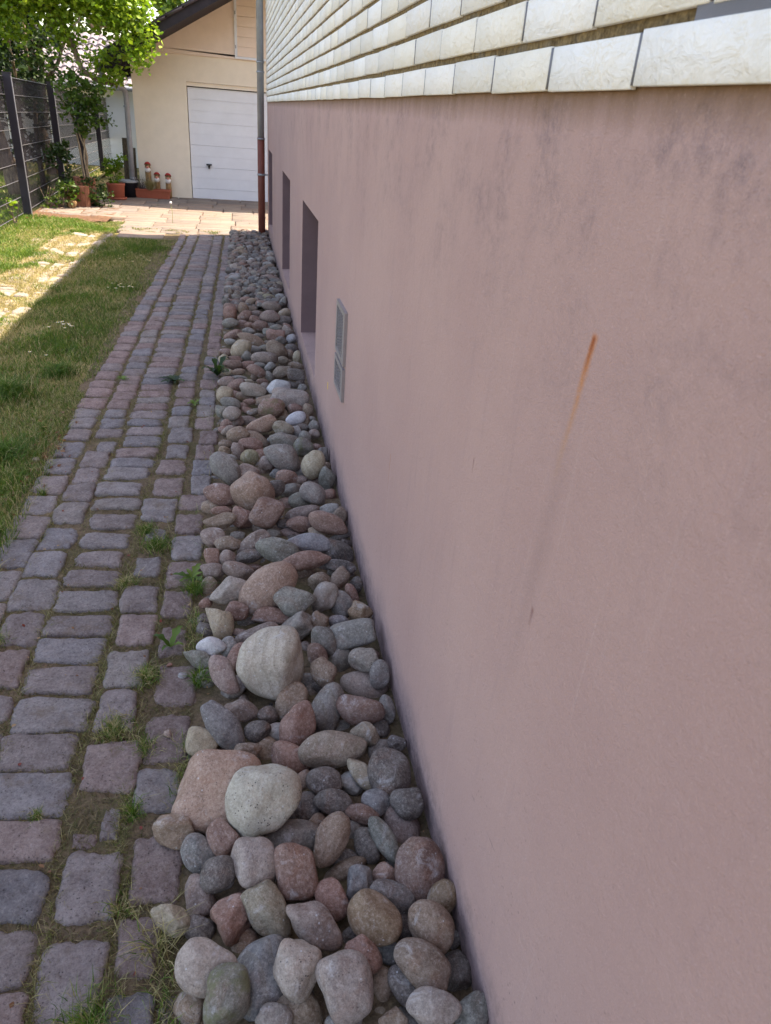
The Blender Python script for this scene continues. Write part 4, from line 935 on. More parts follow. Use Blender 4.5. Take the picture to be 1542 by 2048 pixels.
0.2202 1.7844 -0.0101 0.0239 0.0186 0.0149 0.4 -0.915 0.05 -0.028 d - small dark brown oval stone in front of the rusty brown speckled egg stone
-0.0655 1.5476 -0.0119 0.0222 0.0153 0.0122 0.365 -0.93 0.033 0.029 r - small brick red oval stone in front of the long slate blue leaning stone
0.1317 4.3496 0.0297 0.0603 0.027 0.0216 0.56 -0.81 -0.136 -0.111 t - small tan brown elongated stone beyond the rust red and white mottled boulder
0.3536 6.3269 0.0223 0.073 0.0417 0.0334 0.612 -0.79 0.007 -0.029 d - medium dark brown elongated stone in front of the smooth round cream pebble
0.3466 3.296 -0.0129 0.0409 0.0261 0.0209 0.525 -0.844 0.106 0.01 p - small dusty mauve oval stone beyond the dark grey disc stone tilted up
-0.0085 2.1544 -0.0102 0.0289 0.0185 0.0148 0.441 -0.897 0.023 0.013 d - small dark brown oval stone on the wall side of the creamy knobbly stone
0.2213 4.1179 0.016 0.0419 0.035 0.028 0.562 -0.827 0.014 -0.021 t - small tan brown rounded on the wall side of the rust red and white mottled boulder
0.2772 6.7783 0.0377 0.0791 0.0416 0.0333 0.619 -0.782 0.068 0.028 p - medium dusty mauve elongated stone on the path side of the smooth round cream pebble
-0.0405 4.6334 0.0323 0.0533 0.0318 0.0254 0.57 -0.802 -0.147 -0.099 r - small brick red elongated stone on the wall side of the round sandy ball shaped stone
-0.0644 5.0509 0.0326 0.0586 0.0323 0.0259 0.59 -0.808 -0.009 0.001 r - medium brick red elongated stone in front of the cream stone
0.0174 4.4509 0.0188 0.0548 0.0277 0.0221 0.572 -0.819 0.035 0.022 t - small tan brown elongated stone on the path side of the pinkish rough flat stone
0.1611 3.3602 -0.0041 0.0334 0.03 0.024 0.528 -0.849 0.017 -0.014 b - small slate blue rounded stone in front of the broad light grey stone
0.2124 3.9029 0.0287 0.05 0.0252 0.0202 0.555 -0.827 0.088 0.028 t - small tan brown elongated stone on the path side of the sandy striped blunt stone
0.0222 2.5056 -0.0105 0.0353 0.0179 0.0143 0.473 -0.881 0.019 0.006 r - small brick red elongated stone beyond the large smooth brown and grey boulder
0.2918 3.8404 0.032 0.0372 0.0312 0.025 0.552 -0.823 0.13 0.044 w - small whitish rounded stone on the wall side of the sandy striped blunt stone
-0.0698 6.7056 0.0344 0.0771 0.0356 0.0285 0.618 -0.785 0.019 0.022 r - third medium brick red elongated stone beyond the cream stone
-0.067 5.8326 0.032 0.0694 0.0313 0.0251 0.6 -0.788 -0.114 -0.08 r - medium brick red elongated stone beyond the cream stone
-0.0872 6.1746 0.0356 0.0627 0.0377 0.0302 0.611 -0.79 -0.048 -0.028 n - medium grey green elongated stone beyond the cream stone
-0.0011 6.2421 0.0003 0.0644 0.038 0.0304 0.6 -0.779 -0.143 -0.11 r - second medium brick red elongated stone beyond the cream stone
0.157 6.0998 0.0369 0.0578 0.0402 0.0321 0.61 -0.792 -0.002 -0.017 r - medium brick red oval stone on the path side of the smooth round cream pebble
0.4021 2.6936 0.0161 0.0416 0.016 0.0128 0.475 -0.864 -0.107 -0.132 d - small dark brown elongated stone in front of the red stone
0.406 3.1257 -0.0047 0.0287 0.0288 0.0229 0.515 -0.855 0.038 -0.044 r - small brick red rounded on the wall side of the dark grey disc stone tilted up
0.4216 2.6617 -0.0065 0.0256 0.0255 0.0204 0.446 -0.732 0.476 0.199 d - small dark brown rounded stone in front of the red stone
0.403 3.9142 0.0316 0.0373 0.0305 0.0244 0.418 -0.564 0.61 0.368 g - small grey oval stone on the wall side of the white and lilac rounded stone
0.4186 3.532 0.0299 0.0352 0.0275 0.022 0.465 -0.668 0.511 0.276 g - small grey oval stone beyond the pale banded upright oval stone
0.2824 3.2851 -0.0062 0.0332 0.026 0.0208 0.524 -0.851 0.027 -0.028 p - second small dusty mauve oval stone beyond the dark grey disc stone tilted up
0.1965 1.9872 -0.0106 0.023 0.0177 0.0141 0.38 -0.767 0.482 0.189 p - small dusty mauve oval stone in front of the grey ridged stone
-0.109 4.7063 0.0304 0.0496 0.0284 0.0227 0.579 -0.81 -0.081 -0.045 p - small dusty mauve elongated stone beyond the round sandy ball shaped stone
0.0308 6.4178 0.0361 0.0608 0.0387 0.031 0.604 -0.776 -0.141 -0.113 r - medium brick red oval stone beyond the cream stone
0.3152 4.2074 0.0305 0.0429 0.0285 0.0228 0.566 -0.824 0.019 -0.03 r - small brick red oval stone beyond the white and lilac rounded stone
-0.1252 4.1111 0.0479 0.0338 0.0325 0.0234 0.564 -0.825 -0.009 0.011 n - small grey green rounded stone in front of the round sandy ball shaped stone
0.3177 8.0386 0.0346 0.0919 0.036 0.0288 0.633 -0.771 0.064 0.027 p - medium dusty mauve elongated stone on the path side of the middle basement window
0.023 6.6591 0.0379 0.0547 0.042 0.0336 0.536 -0.68 0.395 0.309 t - medium tan brown oval stone beyond the cream stone
0.3742 5.9254 0.0357 0.0513 0.038 0.0304 0.594 -0.765 0.214 0.127 p - medium dusty mauve oval stone in front of the smooth round cream pebble
0.3401 3.7692 0.0307 0.0327 0.0288 0.023 0.547 -0.817 0.17 0.063 g - small grey rounded stone in front of the white and lilac rounded stone
0.0873 3.6162 -0.0053 0.0312 0.0276 0.0221 0.54 -0.841 0.01 -0.007 r - small brick red rounded stone on the wall side of the small yellow green stone
-0.1554 2.236 0.0244 0.0223 0.0174 0.0139 0.453 -0.891 0.009 0.036 r - small brick red oval stone beyond the creamy knobbly stone
0.1844 3.4494 -0.0098 0.0417 0.0192 0.0153 0.532 -0.841 0.093 0.03 r - small brick red elongated stone in front of the broad light grey stone
-0.0368 2.0569 0.0219 0.0277 0.0127 0.0102 0.436 -0.9 -0.018 -0.001 p - small dusty mauve elongated stone on the wall side of the creamy knobbly stone
0.3923 4.185 0.0302 0.039 0.028 0.0224 0.468 -0.636 0.525 0.318 t - second small tan brown oval on the wall side of the white and lilac rounded stone
-0.0387 2.7693 -0.0098 0.0283 0.0192 0.0154 0.493 -0.87 0.01 0.013 g - small grey oval stone on the wall side of the square cut brick fragment
0.3242 2.5004 -0.0104 0.0273 0.0182 0.0145 0.473 -0.879 0.042 -0.038 g - small grey oval stone on the wall side of the long tan red stone
0.4256 1.9357 -0.012 0.0231 0.0152 0.0121 0.42 -0.858 0.29 0.046 r - small brick red oval stone on the wall side of the rough pale grey pitted stone
0.2291 6.352 0.0177 0.0602 0.0343 0.0275 0.613 -0.79 0.001 -0.022 r - medium brick red elongated stone on the path side of the smooth round cream pebble
0.0249 5.0809 0.0243 0.0576 0.0243 0.0194 0.587 -0.804 -0.074 -0.057 r - small brick red elongated stone on the path side of the long red leaning pebble
-0.0867 3.8752 0.0274 0.0392 0.0228 0.0182 0.547 -0.819 -0.15 -0.088 p - second small dusty mauve elongated on the path side of the long smooth tan grey boulder
0.1087 7.3782 0.0375 0.0624 0.0413 0.033 0.627 -0.779 -0.008 -0.016 p - medium dusty mauve oval stone on the path side of the middle basement window
0.1466 4.5667 0.0335 0.034 0.0339 0.0271 0.577 -0.817 0.005 -0.015 p - small dusty mauve rounded stone on the path side of the bright white pointed stone
-0.0348 4.0426 0.0126 0.0303 0.0307 0.0243 0.559 -0.829 -0.002 0.003 p - small dusty mauve rounded stone on the path side of the long smooth tan grey boulder
0.176 3.7496 0.0399 0.0466 0.0181 0.013 0.533 -0.818 -0.167 -0.135 g - small grey elongated stone in front of the sandy striped blunt stone
0.0936 5.405 0.0346 0.0416 0.036 0.0288 0.587 -0.79 -0.139 -0.113 g - small grey rounded stone on the path side of the dark mauve wrinkled oval stone
0.269 7.1105 0.0357 0.0632 0.0379 0.0303 0.623 -0.779 0.066 0.029 y - medium olive yellow elongated stone on the path side of the middle basement window
-0.0559 7.9107 0.0398 0.0606 0.0453 0.0363 0.631 -0.773 0.054 0.049 w - medium whitish oval stone on the path side of the furthest basement window
0.3046 5.2037 -0.0108 0.056 0.0251 0.0201 0.564 -0.784 -0.194 -0.175 t - small tan brown elongated stone on the path side of the dark angular block
0.3791 5.054 0.0296 0.0498 0.0269 0.0215 0.589 -0.803 0.085 0.018 t - small tan brown elongated stone beyond the dark angular block
0.3325 4.7278 -0.0054 0.0432 0.0275 0.022 0.579 -0.811 0.086 0.021 d - small dark brown oval stone in front of the dark angular block
-0.0485 4.4829 0.0145 0.0367 0.0277 0.0221 0.573 -0.819 -0.006 0.002 r - small brick red oval stone on the wall side of the round sandy ball shaped stone
0.1569 2.8062 0.0256 0.0258 0.0195 0.0156 0.5 -0.866 0.024 -0.014 d a small dark brown angular stone on the wall side of the big brick red round boulder
-0.102 3.6832 0.0268 0.0329 0.0217 0.0174 0.546 -0.838 -0.004 0.012 t - second small tan brown oval stone beyond the grey slanted stone
0.0345 5.9723 -0.014 0.0561 0.0282 0.0225 0.603 -0.794 0.062 0.044 p - small dusty mauve elongated stone beyond the cream stone
-0.1005 3.9573 0.0292 0.0301 0.0262 0.021 0.527 -0.779 -0.289 -0.18 r - small brick red rounded stone in front of the round sandy ball shaped stone
-0.1051 3.9093 0.0178 0.0366 0.0207 0.0166 0.554 -0.832 -0.006 0.011 r - small brick red elongated stone in front of the round sandy ball shaped stone
0.3313 3.9186 0.0264 0.038 0.0211 0.0169 0.555 -0.831 0.022 -0.032 g - small grey elongated stone in front of the white and lilac rounded stone
-0.1046 3.595 0.0276 0.0285 0.0232 0.0186 0.542 -0.84 -0.004 0.013 t - small tan brown oval stone beyond the grey slanted stone
-0.006 4.2394 0.0285 0.0348 0.0249 0.02 0.558 -0.811 0.144 0.1 r - small brick red oval stone in front of the pinkish rough flat stone
0.3896 5.7233 0.0351 0.0386 0.0369 0.0296 0.443 -0.547 0.58 0.41 B - small lilac grey rounded stone on the wall side of the jagged brown split rock
-0.1307 5.182 0.0329 0.0349 0.0329 0.0263 0.593 -0.805 -0.013 0.005 l - small creamy rounded stone on the path side of the cream stone
0.1955 5.0262 0.0316 0.0369 0.0305 0.0244 0.589 -0.808 0.005 -0.019 w - small whitish oval stone in front of the dark mauve wrinkled oval stone
0.3667 7.5716 0.0324 0.0554 0.0399 0.0319 0.621 -0.772 -0.089 -0.102 d - medium dark brown oval stone on the path side of the middle basement window
0.1374 7.9485 0.0343 0.0662 0.0355 0.0284 0.632 -0.772 0.058 0.036 b - medium slate blue elongated stone on the path side of the middle basement window
0.3935 6.9513 0.0325 0.0592 0.0322 0.0258 0.499 -0.654 -0.43 -0.371 g - medium grey elongated stone beyond the smooth round cream pebble
0.09 6.9607 0.0319 0.0602 0.031 0.0248 0.599 -0.757 -0.202 -0.168 t - medium tan brown elongated stone on the path side of the smooth round cream pebble
-0.1165 5.3671 0.0288 0.0467 0.0254 0.0203 0.596 -0.803 -0.013 0.003 r - small brick red elongated stone on the path side of the cream stone
0.394 3.8157 0.0285 0.0291 0.0249 0.0199 0.551 -0.833 0.028 -0.038 p - small dusty mauve rounded stone on the wall side of the white and lilac rounded stone
0.3062 2.0856 -0.0116 0.0187 0.0158 0.0127 0.435 -0.898 0.049 -0.04 r - small brick red rounded on the path side of the broad light grey flat topped stone
-0.0568 5.2073 0.0262 0.054 0.0207 0.0166 0.593 -0.805 -0.009 -0 r - small brick red elongated stone in front of the cream stone
0.0354 5.247 0.0329 0.0342 0.0329 0.0263 0.538 -0.731 -0.335 -0.251 g - small grey rounded stone in front of the cream stone
0.1802 8.1861 0.0366 0.0606 0.0396 0.0317 0.631 -0.765 0.108 0.075 P - medium pinkish grey oval stone on the path side of the middle basement window
0.0586 5.9539 0.0301 0.0491 0.0279 0.0223 0.607 -0.794 0.028 0.016 g - small grey elongated stone beyond the cream stone
0.2566 4.3029 -0.0065 0.0327 0.0254 0.0204 0.566 -0.824 0.015 -0.024 t - small tan brown oval stone in front of the large pale pink boulder
0.3957 5.2297 0.0444 0.0426 0.0263 0.0189 0.472 -0.673 -0.44 -0.362 l - small creamy elongated stone beyond the dark angular block
0.2907 5.1862 0.0298 0.0402 0.0272 0.0217 0.592 -0.805 0.01 -0.026 l - small creamy oval stone in front of the jagged brown split rock
-0.0286 4.9148 0.0268 0.0436 0.0218 0.0174 0.586 -0.81 -0.007 -0.001 t - small tan brown elongated stone on the path side of the long red leaning pebble
-0.0512 8.5468 0.0388 0.0552 0.0435 0.0348 0.634 -0.766 0.08 0.07 P - medium pinkish grey oval stone in front of the rusty foot of the downpipe
0.3052 5.6988 0.0309 0.0413 0.0293 0.0234 0.602 -0.798 0.007 -0.027 g - small grey oval stone beyond the jagged brown split rock
0.0663 4.1724 0.0244 0.0403 0.0174 0.0139 0.559 -0.819 -0.104 -0.08 t - small tan brown elongated stone beyond the long smooth tan grey boulder
0.3505 5.3268 0.0316 0.0341 0.0306 0.0244 0.569 -0.75 0.287 0.176 t - small tan brown rounded stone on the wall side of the jagged brown split rock
-0.0264 7.4135 0.0348 0.0479 0.0364 0.0291 0.624 -0.775 0.074 0.062 p - small dusty mauve oval stone on the path side of the middle basement window
-0.0378 8.1319 0.0272 0.0673 0.0299 0.0239 0.634 -0.773 0.017 0.017 w - medium whitish elongated stone on the path side of the furthest basement window
-0.0604 7.14 0.0295 0.0601 0.0267 0.0213 0.624 -0.781 -0.015 -0.006 g - small grey elongated stone on the path side of the middle basement window
0.2869 6.0857 0.0292 0.0485 0.0261 0.0209 0.609 -0.793 0.004 -0.025 g - small grey elongated stone in front of the smooth round cream pebble
-0.1051 4.9452 -0.0094 0.0437 0.0199 0.016 0.584 -0.812 -0.011 0.005 t - small tan brown elongated stone beyond the round sandy ball shaped stone
0.1798 9.2658 0.0381 0.0603 0.0424 0.0339 0.643 -0.764 0.04 0.022 b - medium slate blue oval stone on the path side of the furthest basement window
0.3724 9.0575 0.0378 0.0591 0.0417 0.0334 0.641 -0.762 0.079 0.039 w - medium whitish oval stone in front of the furthest basement window
-0.0203 7.8518 0.0247 0.0716 0.026 0.0208 0.631 -0.775 -0.014 -0.01 p - second medium dusty mauve elongated stone on the path side of the middle basement window
0.0975 6.8168 -0.0034 0.0478 0.0311 0.0249 0.618 -0.786 -0.007 -0.014 t - small tan brown oval stone on the path side of the smooth round cream pebble"""
for ln in STONES.split('\n'):
    f_ = ln.split(' ', 12); v = [float(a) for a in f_[:10]]
    rs = np.random.default_rng(int(abs(v[0]*9973+v[1]*7919)*100) % 100000)
    big = max(v[3:5])*1440/v[1] if v[1] > .1 else 99
    P, F = shape(4 if v[1] < 5 else 3, v[3:6], f_[11], rs)
    col = np.array(lin(*PAL[f_[10]]))*rs.uniform(.72, 1.22)*(1+rs.uniform(-.04, .04, 3))
    o = mesh_np('river_stone', P, F, M_STONE, smooth=True, tint=col, style=sty(f_[11]))
    o.location = v[:3]; o.rotation_mode = 'QUATERNION'; o.rotation_quaternion = v[6:10]
    tag(o, f_[12], 'stone', 'river stones laid along the foot of the wall')
